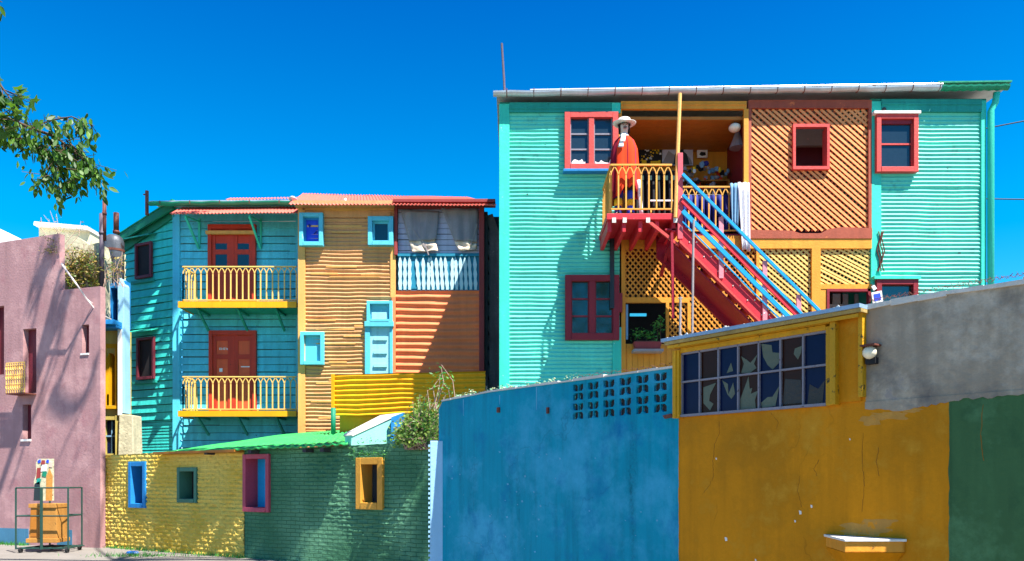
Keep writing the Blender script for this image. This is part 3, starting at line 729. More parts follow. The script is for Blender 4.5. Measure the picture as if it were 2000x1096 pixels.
# hanging dark clothes
t = thing('clothes_rack', 'dark steel clothes rack standing behind the deck railing', 'clothes rack', (2.9,15.5,ZF))
m = MB().tube([(2.45,15.5,ZF+1.42),(3.35,15.5,ZF+1.42)], .015, 6).tube([(2.45,15.5,ZF),(2.45,15.5,ZF+1.42)], .015, 6).tube([(3.35,15.5,ZF),(3.35,15.5,ZF+1.42)], .015, 6); m.build('frame', M['dkgrey'], t)
random.seed(5)
def hang(m, x, y, zt_, h, wd, th=.05):
    rings = []
    for k in range(6):
        a = k/5.; z = zt_-h*a; ww = wd*(.35+.65*min(1, a*3)); 
        rings.append([(x+th*cos(q)*(1+.3*sin(3*q+a*2)), y+ww*.5*sin(q), z) for q in [2*pi*j/10 for j in range(10)]])
    m.loft(rings); m.sm = True
for i in range(8): m = MB(); hang(m, 2.5+i*.11, 15.5, ZF+1.40, random.uniform(1.0,1.2), .38); tag(m.build('dark_garment', M['black']), 'black garment hanging on the rack behind the deck railing', 'garment', 'black garments on the rack')
m = MB(); 
for i in range(5): m.bar((2.55+i*.16,15.28,ZF+1.2),(2.62+i*.16,15.28,ZF+1.2), .03, .09)
m.build('green_collar', M['darkgreen'], t)
MB().bar((2.75,15.27,ZF+.75),(3.2,15.27,ZF+.75), .01, .03).build('white_stripe', M['cloth'], t)
t = thing('souvenir_shelf', 'crowded souvenir shelf with coloured goods at the right of the gallery', 'shelf', (4.1,16.2,ZF))
m = MB(); wbox(m, 3.3, 4.6, 16.2, 16.48, ZF+1.02, ZF+1.06); wbox(m, 3.3, 4.6, 16.2, 16.48, ZF+1.5, ZF+1.53); wbox(m, 3.3, 3.34, 16.2, 16.48, ZF, ZF+1.56); wbox(m, 4.56, 4.6, 16.2, 16.48, ZF, ZF+1.5); m.build('board', M['ochdark'], t)
random.seed(11)
for i in range(120):
    k = random.choice(['denim','tarp','navy','cloth','tarp','black','denim','poncho','black','grey','grey','yelcloth']); x = random.uniform(3.34, 4.55)
    z = ZF+random.choice([random.uniform(1.10,1.34), random.uniform(1.57,1.72), random.uniform(1.12,1.45)])+(.18*math.exp(-((x-4.0)/.15)**2)); s_ = random.uniform(.025, .055); y_ = random.uniform(16.02, 16.3)
    mm = MB()
    if i % 3: mm.ball((x, y_, z), s_*random.uniform(.7,1.4), s_*.6, s_*random.uniform(.7,1.5), 8); mm.sm = True
    else: wbox(mm, x-s_, x+s_, y_-.03, y_+.03, z-s_*random.uniform(.6,1.5), z+s_*1.2)
    cn_ = {'denim':'light blue','tarp':'pale grey','navy':'navy blue','cloth':'white','black':'black','poncho':'orange red','grey':'brownish grey','yelcloth':'yellow'}[k]
    tag(mm.build('souvenir', M[k]), '%s %s souvenir in the crowded display at the back of the gallery, %s half' % (cn_, 'rounded' if i % 3 else 'boxy', 'left' if x < 3.95 else 'right'), 'souvenir', 'souvenirs at the back of the gallery')
t = thing('clothes_rail', 'thin rail for dark blue clothes behind the right gallery railing', 'clothes rail', (3.9,15.25,ZF))
for i in range(9): m = MB(); hang(m, 3.42+i*.12, 15.3, ZF+.86, random.uniform(.7,.8), .25, .055); tag(m.build('blue_garment', M['navy']), 'dark blue garment hanging behind the right gallery railing', 'garment', 'dark blue garments behind the railing')
m = MB(); MB().tube([(3.35,15.3,ZF+.87),(4.45,15.3,ZF+.87)], .012, 6).build('hanging_bar', M['dkgrey'], t)
# white cloth draped over the rail
def drape(name, label, x0, x1, z1, z0, y, mt, lean=0.):
    m = MB(); N = 14; vs = []
    for j in range(9):
        a = j/8.
        for i in range(N+1):
            u = i/N; yy = y-.03-.03*sin(u*13+a*1.5)-.02*a
            vs.append((x0+(x1-x0)*(u*(1-.25*a)+.12*a)+lean*a, yy, z1+(z0-z1)*a+.02*sin(u*5)*a))
    n = N+1; m.add(vs, [(j*n+i, j*n+i+1, (j+1)*n+i+1, (j+1)*n+i) for j in range(8) for i in range(N)]); m.sm = True
    o = m.build(name, mt); sd = o.modifiers.new('thick', 'SOLIDIFY'); sd.thickness = .012; tag(o, label, 'cloth'); return o
drape('white_cloth', 'long white cloth hung over the right end of the gallery railing', 4.38, 4.60, ZF+.96, 6.02, 14.93, M['cloth'], .04)
drape('pale_blue_cloth', 'pale blue cloth hung next to the long white cloth on the gallery railing', 4.24, 4.40, ZF+.95, ZF+.1, 14.95, M['denim'])
# globe lamp
t = thing('hanging_lamp', 'pale round lamp hanging under the gallery ceiling', 'lamp', at(1437,262,15.12))
m = MB().ball(at(1435,250,15.12), .12, .12, .085, 14); m.sm = True; m.build('shade', M['lampw'], t)
MB().tube([at(1435,246,15.12), (at(1435,246,15.12)[0], 15.12, 8.63)], .01, 6).build('stem', M['dkgrey'], t)
m = MB(); c = at(1440,275,15.5); m.loft([[(c[0]+r_*cos(2*pi*k/12), c[1]+r_*sin(2*pi*k/12), c[2]+dz_) for k in range(12)] for r_, dz_ in ((.16,-.15),(.05,.15),(.03,.2))]); m.tube([(c[0],c[1],c[2]+.2),(c[0],c[1],8.62)], .008, 6)
tag(m.build('cone_lamp', M['tarp']), 'grey cone lamp hanging beside the round gallery lamp', 'lamp')
# ---- gaucho dummy in a poncho, standing on the deck
def skin_obj(name, pts, edges, mt, parent, sub=2):
    root = parent
    while root is not None and root.parent is not None: root = root.parent
    o = root.location if root else Vector((0,0,0))
    me = bpy.data.meshes.new(name); me.from_pydata([(p[0]-o[0], p[1]-o[1], p[2]-o[2]) for p, r in pts], edges, []); me.materials.append(mt)
    ob = bpy.data.objects.new(name, me); COL.objects.link(ob); ob.parent = parent
    sk = ob.modifiers.new('skin', 'SKIN'); sk.use_smooth_shade = True
    for i, (p, r) in enumerate(pts):
        v = me.skin_vertices[0].data[i]; v.radius = r if isinstance(r, tuple) else (r, r); v.use_root = (i == 0)
    s_ = ob.modifiers.new('sub', 'SUBSURF'); s_.levels = sub; s_.render_levels = sub
    return ob
T = thing('person', 'figure in red orange poncho, pale hat and white scarf standing on the red deck', 'person', (2.07,14.12,ZF))
X0, Y0, Z0 = 2.07, 14.12, ZF
def q(x, y, z): return (X0+x, Y0+y, Z0+z)
pts = [(q(0,0,.93),.15),(q(0,0,1.15),.14),(q(0,0,1.38),.16),(q(0,0,1.47),.075),(q(-.01,-.01,1.55),.065),(q(-.01,-.03,1.66),(.085,.1)),(q(-.01,-.02,1.75),.08),
  (q(-.14,0,1.38),.055),(q(-.15,-.04,1.12),.042),(q(-.12,-.10,.9),.034),(q(-.12,-.14,.82),.038),
  (q(.14,0,1.38),.055),(q(.15,-.04,1.12),.042),(q(.13,-.09,.9),.034),(q(.13,-.13,.82),.038),
  (q(-.10,0,.86),.10),(q(-.12,-.02,.48),.062),(q(-.13,.0,.09),.042),(q(-.14,-.13,.035),.04),
  (q(.10,0,.86),.10),(q(.11,-.02,.48),.062),(q(.12,.0,.09),.042),(q(.14,-.13,.035),.04)]
ed = [(0,1),(1,2),(2,3),(3,4),(4,5),(5,6),(2,7),(7,8),(8,9),(9,10),(2,11),(11,12),(12,13),(13,14),(0,15),(15,16),(16,17),(17,18),(0,19),(19,20),(20,21),(21,22)]
body = skin_obj('body', pts, ed, M['skin'], T)
def fingers(x, sgn):
    base = q(x, -.15, .81)
    for i in range(4):
        a = (base[0]+(i-1.5)*.017, base[1], base[2]); L_ = (.062,.07,.066,.054)[i]
        skin_obj('finger', [(a, .008), ((a[0], a[1]-.008, a[2]-L_*.5), .0075), ((a[0], a[1]-.0, a[2]-L_), .006)], [(0,1),(1,2)], M['skin'], body, 1)
    skin_obj('thumb', [((base[0]-sgn*.03, base[1], base[2]+.03), .009), ((base[0]-sgn*.05, base[1]-.01, base[2]), .008), ((base[0]-sgn*.052, base[1]-.012, base[2]-.025), .007)], [(0,1),(1,2)], M['skin'], body, 1)
fingers(-.12, -1); fingers(.13, 1)
hx, hy, hz = q(-.01, -.03, 1.66)
m = MB(); m.ball((hx-.033, hy-.092, hz+.02), .013, .008, .008, 8); m.ball((hx+.033, hy-.092, hz+.02), .013, .008, .008, 8); m.bar((hx-.028,hy-.093,hz-.05),(hx+.028,hy-.093,hz-.05), .008, .012); m.build('eyes_and_mouth', M['windark'], T)
m = MB(); m.loft([[(hx+a*cos(t), hy-.085-b_*1., hz+c_) for t in (0, 2.1, 4.2)] for a, b_, c_ in ((.004,.01,.03),(.014,.03,-.012),(.012,.012,-.02))]); m.ball((hx-.09,hy+.01,hz), .012,.02,.028,8); m.ball((hx+.09,hy+.01,hz), .012,.02,.028,8); m.sm = True; m.build('nose_and_ears', M['skin'], T)
m = MB(); N = 28   # hat
prof = [(.20,.055),(.19,.045),(.115,.05),(.112,.11),(.10,.16),(.05,.172),(.0,.15)]
m.loft([[(hx+r_*cos(2*pi*k/N)*1.08, hy+r_*sin(2*pi*k/N), hz+z_+(.03*abs(cos(2*pi*k/N)) if r_ > .15 else 0)) for k in range(N)] for r_, z_ in prof]); m.sm = True
hat = m.build('hat', M['hat'], T); m = MB(); m.loft([[(hx+.118*cos(2*pi*k/N)*1.08, hy+.118*sin(2*pi*k/N), hz+z_) for k in range(N)] for z_ in (.056,.085)], False); m.build('hat_band', M['black'], hat)
m = MB(); N = 64; rings = []   # poncho
for j in range(15):
    a = j/14.; rg = []
    for k in range(N):
        t = 2*pi*k/N; fx, fy = cos(t), sin(t)
        rx = .075+.15*min(1, a*4.5)**.45+.035*a; ry = .07+.07*min(1, a*3.5)**.5+.07*a
        fold = 1+.10*min(1,a*1.5)*sin(9*t+1.5*sin(2*t))+.045*a*sin(17*t+2)
        drop = a*(.98+.13*max(0,-fy)**2*0+.16*abs(sin(2*t))**.0*(.5+.5*abs(fx))-.14)
        z = 1.50-.06*min(1,a*3)*abs(fx)-drop*1.03
        rg.append(q(rx*fx*fold-.005, ry*fy*fold-.01, z+(-.14*a*max(0,-fx-.2)*1.5-.07*a*sin(t*3+1)-.035*a*a*sin(t*9+1))))
    rings.append(rg)
m.loft(rings, False); m.sm = True
po = m.build('poncho', [M['poncho'], M['ponchodk'], M['magenta']], T)
for i, f in enumerate(po.data.polygons):
    t = 2*pi*((i % N)+.5)/N; xx, yy = cos(t), sin(t)
    if xx < -.62: f.material_index = 1
    elif -.62 <= xx < -.5 : f.material_index = 0
    if -.5 < xx < .8 and (i % N) % 9 == 4: f.material_index = 1
    if .80 < xx and yy < .3 and (i % N) % 5 in (1, 2): f.material_index = 2
sd = po.modifiers.new('thick', 'SOLIDIFY'); sd.thickness = .012
m = MB(); m.loft([[(hx+r_*cos(t_)*1.02, hy+.02+r_*sin(t_), hz+z_) for t_ in [pi*(-.12+1.24*k/14) for k in range(15)]] for r_, z_ in ((.098,-.09),(.105,-.02),(.104,.06))], False, False); m.sm = True; hr = m.build('hair', M['black'], T); sd = hr.modifiers.new('thick', 'SOLIDIFY'); sd.thickness = .015
m = MB(); m.bar((hx-.05,hy-.094,hz+.04),(hx-.018,hy-.10,hz+.042), .008, .010); m.bar((hx+.018,hy-.10,hz+.042),(hx+.05,hy-.094,hz+.04), .008, .010); m.bar((hx-.03,hy-.10,hz-.032),(hx+.03,hy-.10,hz-.032), .012, .012); m.build('brows_and_moustache', M['black'], T)
m = MB()   # scarf
m.loft([[q(r_*cos(t)*1.05-.01, r_*sin(t)-.02, z_) for t in [2*pi*k/16 for k in range(16)]] for r_, z_ in ((.06,1.47),(.085,1.485),(.08,1.52),(.06,1.545))])
m.sm = True
for s_, L_ in ((-.03,.26),(.0,.16)):
    m.loft([[q(s_-.05*a-.02+.025*cos(t)*(1+a), -.155-.05*a+.012*sin(t), 1.49-L_*a) for t in [2*pi*k/8 for k in range(8)]] for a in (0,.3,.6,.85,1)])
m.build('scarf', M['cloth'], T)
def legtube(name, x, bands):
    for nm, z0, z1, r0, mt in bands:
        m = MB(); m.loft([[q(x+r0*(1+.1*sin(a*3))*cos(t), -.01+r0*sin(t), z0+(z1-z0)*a) for t in [2*pi*k/14 for k in range(14)]] for a in (0,.33,.66,1)]); m.sm = True; m.build(nm, M[mt], T)
legtube('l', -.12, [('stocking',.04,.22,.065,'navy'),('stocking_band',.22,.36,.072,'yelcloth'),('trouser_leg',.36,.88,.09,'navy')])
legtube('r', .11, [('stocking',.04,.22,.065,'royal'),('stocking_band',.22,.34,.07,'yelcloth'),('stocking_top',.34,.5,.076,'royal'),('trouser_leg',.5,.88,.09,'black')])
m = MB()
for x in (-.13, .12): m.ball(q(x, -.07, .04), .05, .13, .045, 12)
m.sm = True; m.build('shoe', M['black'], T)
t = thing('white_trousers', 'white trousers hanging beside the dummy on the deck railing', 'trousers', (2.3,14.0,ZF))
m = MB(); m.loft([[(2.31+.036*cos(a)+.008*j, 14.0+.03*sin(a), ZF+.66-.105*j) for a in [2*pi*k/12 for k in range(12)]] for j in range(7)]); m.sm = True; m.build('trouser_leg', M['cloth'], t)

# ---- window box with plants
t = thing('window_box', 'red brown planter box with green plants under the ochre lattice window', 'planter', at(1264,688,14.85))
f = FY(14.8)
MB(f).pxprism([(1237,669),(1291,669),(1287,685),(1241,685)], -.1, .1).build('box', M['redpost'], t); MB(f).px(1235, 684, 1293, 689, -.1, .16).build('ledge', M['grey'], t)
m = MB(f).px(1241, 667, 1287, 669, -.08, .08); m.build('soil', M['bark'], t)
def leaf(m, p, s_, rot=None, star=False):
    r = random; a = Vector((r.uniform(-1,1), r.uniform(-1,1), r.uniform(-.6,.6))).normalized(); n = Vector((r.uniform(-1,1), r.uniform(-1,.3), r.uniform(-.3,1))).normalized()
    b = a.cross(n).normalized(); p = Vector(p)
    if star:
        k = []
        for i in range(10):
            rr = (1., .42)[i % 2]*(1, 1, .8, .8, .55, .5, .55, .8, .8, 1)[i]; t_ = i*pi/5; k.append(p+a*(rr*cos(t_)*s_)+b*(rr*sin(t_)*s_)+n.cross(b)*0)
        m.add([p]+k, [(0, i+1, (i+1) % 10+1) for i in range(10)])
    else:
        m.add([p-a*s_, p+b*s_*.42, p+a*s_, p-b*s_*.42, ], [(0,1,2,3)])
random.seed(21)
m = MB(); st = MB()
for cx_, cy_, n_, sp in ((1245,655,60,.13),(1262,652,50,.11),(1284,640,70,.13),(1290,625,20,.09),(1275,660,50,.14)):
    c = at(cx_, cy_, 14.82); base = at(cx_, 668, 14.82); st.tube([base, c], .006, 5)
    for _ in range(n_): leaf(m, (c[0]+random.gauss(0,sp*.5), c[1]+random.gauss(0,.05), c[2]+random.gauss(0,sp*.5)), random.uniform(.02,.045))
st.build('stem', M['bark'], t); m.build('leaves', M['grn'], t)
# sign, antenna, poles
t = thing('small_sign', 'small tilted blue sign with a white border on the lower right window', 'sign', at(1711,580,14.8)); f = FY(14.85)
MB(f).pxprism([(1701,572),(1721,568),(1724,589),(1704,593)], 0, .02).build('board', M['white'], t); MB(f).pxprism([(1705,575.5),(1718,573),(1720,586),(1707,589)], .02, .026).build('blue_field', M['royal'], t)
MB(f).pxprism([(1701,560),(1707,557),(1712,564),(1706,568)], 0, .02).build('top_tag', M['cloth'], t)
m = MB().tube([at(986,190,15.2), at(984,150,15.2), at(980,85,15.2)], .022, 6); tag(m.build('antenna_pole', M['polegrey']), 'thin grey pole rising from the left end of the tall house roof', 'pole')
m = MB().tube([at(1352,660,13.5), at(1354,470,13.5), at(1355,430,13.5)], .022, 6); tag(m.build('thin_pole', M['grey']), 'long thin grey pole standing before the ochre lattice', 'pole')
m = MB().tube([at(1328,662,13.2), at(1329,580,13.2)], .022, 6).tube([at(1325,583,13.2), at(1333,583,13.2)], .014, 6); tag(m.build('thin_pole', M['grey']), 'short thin grey pole with a crosspiece before the ochre lattice', 'pole')
m = MB(); random.seed(4)
for k in range(4):
    p = [at(1716+k*3+3*sin(i*1.7+k), 452+i*13, 14.93-.01*k) for i in range(7)]; m.tube(p, .011, 5)
tag(m.build('rusty_wire_bundle', M['rust']), 'bundle of rusty wires hanging on the right turquoise wall', 'wire')
def cable(name, label, pts, r=.012, grp='cables in the sky'):
    m = MB().tube(pts, r, 5); o = m.build(name, M['cable']); tag(o, label, 'cable', grp); return o
A = Vector((9.32,15.2,8.52)); B = Vector((20,13,10.6)); cable('cable', 'upper thin cable leaving the right end of the tall house', [A+(B-A)*i/10+Vector((0,0,-.25*sin(pi*i/10))) for i in range(11)])
A = Vector((9.32,15.2,7.14)); B = Vector((20,14.8,7.1)); cable('cable', 'lower thin cable leaving the right end of the tall house', [A+(B-A)*i/10+Vector((0,0,-.1*sin(pi*i/10))) for i in range(11)])

# ================================================================ TAN HOUSE
K = thing('tan_house', 'two storey house with tan boards, orange corrugated sheets and a red sheet roof', 'house', (-3.2, 19.5, 0))
U, Z = TN.U, (lambda py: TN.uz(0, py)[1])
m = MB(TN).corr(U(594), U(773), .6, Z(404), 0, .098, .022, 24, 7, .34, .62, seed=12); m.build('board_cladding', M['tan'], K)
m = MB(TN)
random.seed(9)
for i in range(34):
    z = random.uniform(1.2, 8.4); u = U(random.uniform(597, 720)); L_ = random.uniform(.3, 1.4)
    m.box(u, min(u+L_, U(764)), z, z+random.uniform(.02,.05), .02, random.uniform(.03,.045))
m.build('loose_batten', M['tant'], K)
m = MB(TN).px(583, 405, 597, 990, -.05, .06); m.px(763, 480, 773, 582, 0, .05)
m.px(592, 408, 770, 412, .0, .06); m.build('corner_board', M['tant'], K, bevel=.006)
m = MB(TN).px(580, 401, 772, 408, -.02, .34); m.px(592, 412, 763, 425, 0, .03); m.build('eave_board', M['tan'], K)
m = MB(); wbox(m, -5.4, -.62, 19.56, 27, 0, 8.4); m.build('wall', M['dkwood'], K)
m = MB(TN).corr(U(773), U(937), 2.5, Z(568), -.02, .175, .027, 16, 8, .2, 1.2, seed=22); m.build('orange_cladding', M['orange'], K)
m = MB(TN).px(766, 582, 773, 735, 0, .06); m.build('orange_corner', M['orange'], K)
m = MB(TN).px(771, 405, 777, 500, .0, .10); m.px(936, 400, 946, 735, -.02, .10); m.px(772, 399, 968, 405, -.05, .38); m.px(777, 405, 936, 409, 0, .05)
m.build('red_post', M['redpost'], K, bevel=.006)
# roof: steep red sheet
def roofsheet(m, a, b, c, d, pitch=.09, amp=.018, n=None):
    # eave a->b, ridge d->c ; corrugation runs up the slope
    a, b, c, d = map(Vector, (a, b, c, d)); L_ = (b-a).length; N = int(L_/pitch*6) if n is None else n; vs = []; R_ = 10
    nn = (b-a).cross(d-a).normalized()
    if nn.z < 0: nn = -nn
    for j in range(R_+1):
        for i in range(N+1):
            s_ = i/N; p = (a+(b-a)*s_)*(1-j/R_)+(d+(c-d)*s_)*(j/R_); p = p+nn*(amp*sin(2*pi*s_*L_/pitch)+.012*noise.noise(p*1.2)); vs.append(p)
    k = N+1; m.add(vs, [(j*k+i, j*k+i+1, (j+1)*k+i+1, (j+1)*k+i) for j in range(R_) for i in range(N)]); m.sm = True
    return m
ea = 1.6+(935-400)*19.1/1500
m = roofsheet(MB(), (-5.55,19.06,ea-.0), (-.38,19.06,ea-.02), (-1.2,20.4,ea+.66), (-5.55,20.4,ea+.76)); rf = m.build('roof', M['redroof'], K); sd = rf.modifiers.new('t','SOLIDIFY'); sd.thickness = .012
m = roofsheet(MB(), (-1.2,20.4,ea+.65), (-5.6,20.4,ea+.75), (-5.6,27,ea-.6), (-1.2,27,ea-.6)); m.build('back_roof', M['redroof'], K)
m = MB(); m.ball((-5.55,19.5,ea+.27),.11,.2,.07,8); m.ball((-4.2,19.35,ea+.2),.05,.05,.05,8); m.build('roof_patch', M['zinc'], rf)
# tan house windows
def deep_window(fr, r, parent, mf, mp, fw, th, inner=None, d=.03, name='window', label=None):
    x0, y0, x1, y1 = r; xm = (x0+x1)/2; u0, u1 = fr.U(x0), fr.U(x1); z0, z1 = fr.uz(xm, y1)[1], fr.uz(xm, y0)[1]
    m = MB(fr); m.box(u0, u0+fw, z0, z1, d, d+th); m.box(u1-fw, u1, z0, z1, d, d+th); m.box(u0+fw, u1-fw, z1-fw, z1, d, d+th-.002); m.box(u0+fw, u1-fw, z0, z0+fw, d, d+th+.01)
    w_ = m.build(name, mf, parent, bevel=.008, label=label)
    if inner:
        m = MB(fr); k = .045; a, b, c, e = u0+fw, u1-fw, z0+fw, z1-fw
        m.box(a, a+k, c, e, d, d+.04); m.box(b-k, b, c, e, d, d+.04); m.box(a+k, b-k, e-k, e, d, d+.038); m.box(a+k, b-k, c, c+k, d, d+.042); m.build('sash', inner, w_)
    MB(fr).box(u0+fw-.01, u1-fw+.01, z0+fw-.01, z1-fw+.01, d-.01, d+.008).build('pane', mp, w_)
    return w_
a = deep_window(TN, (588,420,634,484), K, M['skyframe'], M['royal'], .1, .16, M['bluebld'], label='upper window with a royal blue panel')
MB(TN).pxprism([(604,438),(609,441),(606,446),(603,442)], .04, .05).build('dark_mark', M['navy'], a); MB(TN).pxprism([(613,458),(620,452),(619,456),(615,459)], .04, .05).build('dark_mark', M['navy'], a)
deep_window(TN, (721,427,770,483), K, M['skyframe'], M['glass'], .11, .16, M['skyframe'], label='upper window with dark glass')
deep_window(TN, (589,650,635,714), K, M['skyframe'], M['skyframe'], .09, .12, label='lower window with a turquoise blind panel')
a = deep_window(TN, (718,590,768,632), K, M['skyframe'], M['skyframe'], .08, .12, label='small transom over the pale blue shutter door')
MB(TN).px(727, 611, 758, 625, .04, .07).build('pale_slat', M['paleblue'], a)
dr = MB(TN).px(714, 639, 768, 740, .03, .06).build('door', M['paleblue'], K)
m = MB(TN).px(714, 639, 724, 740, .06, .1); m.px(762, 639, 768, 740, .06, .1); m.px(714, 630, 770, 640, .05, .16); m.build('door_frame', M['skyframe'], dr, bevel=.006)
m = MB(TN)
for y in (660, 686, 712): m.px(731, y, 757, y+6, .06, .10)
m.build('slat', M['paleblue'], dr)
# upper right bay: planks, tarpaulin, pickets
m = MB(TN).clap(U(777), U(936), Z(500), Z(408), -.045, .14, .010); m.build('bay_planks', M['plank'], K)
m = MB(TN); m.box(U(777), U(936), Z(568), Z(494), -.05, -.02); m.build('picket_backing', M['picketbk'], K)
m = MB(TN)
for i in range(17):
    x = 779+i*9.2; w_ = 5.6; lean = random.uniform(-2.4, .6) if i > 2 else 0
    if i == 3: continue
    pts = [(x, 566), (x+w_, 566)]
    n_ = 6
    for k in range(n_+1):
        f_ = k/n_; y = 563-(563-508)*f_; pts.append((x+w_+lean*f_*2+(1.0 if k % 2 else -.5)+lean*0, y))
    pts.append((x+w_/2+lean*2, 500+random.uniform(-2,3)))
    for k in range(n_, -1, -1):
        f_ = k/n_; y = 563-(563-508)*f_; pts.append((x+lean*f_*2+(-1.0 if k % 2 else .5), y))
    m.pxprism(pts, -.01, .015)
m.build('picket', M['picket'], K)
m = MB(TN); m.px(777, 496, 936, 501, -.02, .03); m.px(777, 560, 936, 564, -.02, -.005); m.build('picket_rail', M['picketbk'], K)
def tarpsheet(name, P4, mt, sag=.05, seed=0):
    m = MB(); N = 12; vs = []
    sag *= .5; a, b, c, d = [Vector(TN.pt(*TN.uz(x, y)[:1], dd+.02, TN.uz(x, y)[1])) for (x, y, dd) in P4]
    for j in range(N+1):
        for i in range(N+1):
            s_, t_ = i/N, j/N; p = (a*(1-s_)+b*s_)*(1-t_)+(d*(1-s_)+c*s_)*t_
            p.y += sag*noise.noise(Vector((s_*3+seed, t_*3, 0)))+.02*sin(s_*14+seed+t_*3); p.z += .015*noise.noise(Vector((s_*4, t_*2, seed))); vs.append(p)
    k = N+1; m.add(vs, [(j*k+i, j*k+i+1, (j+1)*k+i+1, (j+1)*k+i) for j in range(N) for i in range(N)]); m.sm = True
    o = m.build(name, mt, K); sd = o.modifiers.new('t','SOLIDIFY'); sd.thickness = .01; return o
tarpsheet('tarpaulin', [(783,412,.03),(858,414,.03),(853,470,.05),(800,474,.05)], M['tarp'], seed=1)
tarpsheet('tarpaulin', [(862,408,.03),(935,409,.03),(932,474,.05),(888,472,.05)], M['tarp'], seed=5)
tarpsheet('sacking', [(797,464,.0),(850,468,.0),(856,492,.06),(806,494,.06)], M['paletarp'], .12, seed=3)
tarpsheet('sacking', [(887,470,.0),(932,472,.0),(931,489,.05),(897,492,.05)], M['paletarp'], .16, seed=8)
m = MB(TN); 
for A_, B_ in (((786,418),(832,486)),((822,455),(838,500)),((932,440),(920,480))):
    a = TN.uz(*A_); b = TN.uz(*B_); m.bar(TN.pt(a[0], .06, a[1]), TN.pt(b[0], .07, b[1]), .03, .03)
m.build('prop_stick', M['grey'], K)
# dark boarded flank wall beside the tall house
m = MB(); 
F_ = Fr(-.62, 19.5, .35, 1)
for i in range(20): 
    a = -.62+.02*i; z = .3+i*.385; m.bar((-.60,19.72,z+.75),(-.05,19.8+.01*(i%3),z-.75), .05, .21)
m.build('flank_board', M['flank'], K)
m = MB(); wbox(m, -.62, .3, 20.0, 20.1, 0, 8.42); m.build('flank_wall', M['dkwood'], K)

# yellow corrugated screen
Yf = Fr(-3.95, 17.2, .985, -.17)
Q = thing('metal_screen', 'yellow corrugated metal screen standing on the low roof below the orange wall', 'screen', (-3.5,17.0,1.4))
zl = Yf.uz(655, 813)[1]; 
m = MB(Yf).corr(Yf.U(651), Yf.U(948), Yf.uz(700,812)[1], Yf.uz(800,725)[1]+.05, 0, .108, .02, 24, 8, .4, 3, seed=31, zt=lambda u: Yf.uz(700,731)[1]+.035*(u-Yf.U(700))*0+.0); m.build('sheet', M['yel'], Q)
MB(Yf).px(648, 731, 654, 803, -.03, .04).build('edge_post', M['yel'], Q, bevel=.004)
m = MB(Yf).px(655, 800, 800, 860, -.3, -.25); m.build('kick_board', M['yelpaint'], Q)
m = MB().tube([at(651,797,16.9), at(651,850,16.9)], .055, 10); m.sm = True; tag(m.build('green_pipe', M['greenrake']), 'short green standing pipe at the left end of the yellow screen', 'pipe')

# ================================================================ TURQUOISE HOUSE WITH BALCONIES
J = thing('turquoise_house', 'turquoise clapboard house with two cream balconies, red doors and a sloping green edged roof', 'house', (-7.4, 21.2, 0))
U, Z = RC.U, (lambda py: RC.uz(0, py)[1])
random.seed(14)
m = MB(RC).clap(U(345), U(592), 1.2, Z(404), 0, .205, .04, 2.2); m.build('front_boards', M['wood_t'], J)
gzt = lambda u: GB.uz(345,400)[1]+(u)*.36
Ug = GB.U
m = MB(GB).clap(Ug(262), 0, 1.2, GB.uz(300,822)[1], 0, .085, .016, 4, jit=.5); m.clap(Ug(246), 0, GB.uz(300,822)[1], GB.uz(345,396)[1], 0, .215, .04, 2.5, zt=lambda u: GB.uz(345,410)[1]+u*((GB.uz(345,410)[1]-GB.uz(235,478)[1])/(0-GB.U(235)))); m.build('gable_boards', M['wood_g'], J)
zg0, zg1 = GB.uz(345,410)[1], GB.uz(235,478)[1]; ug1 = GB.U(235)
m = MB(GB).prism([(ug1+.2, .5), (0, .5), (0, zg0), (ug1+.2, zg1)], -.15, -.03); m.build('gable_wall', M['dkwood'], J)
m = MB(); wbox(m, -8.95, -5.4, 20.87, 23.0, 0, 8.4); m.build('wall', M['dkwood'], J)
m = MB(RC).px(339, 415, 353, 990, -.04, .07); m.px(578, 408, 584, 990, -.04, .03); m.build('corner_board', M['post_b'], J, bevel=.006)
# roof rake
ua, ub = GB.U(222), .12
def rz(u, o): return zg0+u*((zg0-zg1)/(0-ug1))+o
m = MB(GB).prism([(ua, rz(ua,-.10)), (ub, rz(ub,-.10)), (ub, rz(ub,.12)), (ua, rz(ua,.10))], .18, .24)
m.prism([(ua+.15, rz(ua,-.30)), (0, rz(0,-.22)), (0, rz(0,-.02)), (ua+.15, rz(ua+.15,-.04))], .03, .09); m.build('rake_board', M['greenrake'], J)
m = MB(GB).prism([(ua-.05, rz(ua-.05,.11)), (ub, rz(ub,.13)), (ub, rz(ub,.16)), (ua-.05, rz(ua-.05,.14))], -4.2, .26); m.build('roof', M['greengut'], J)
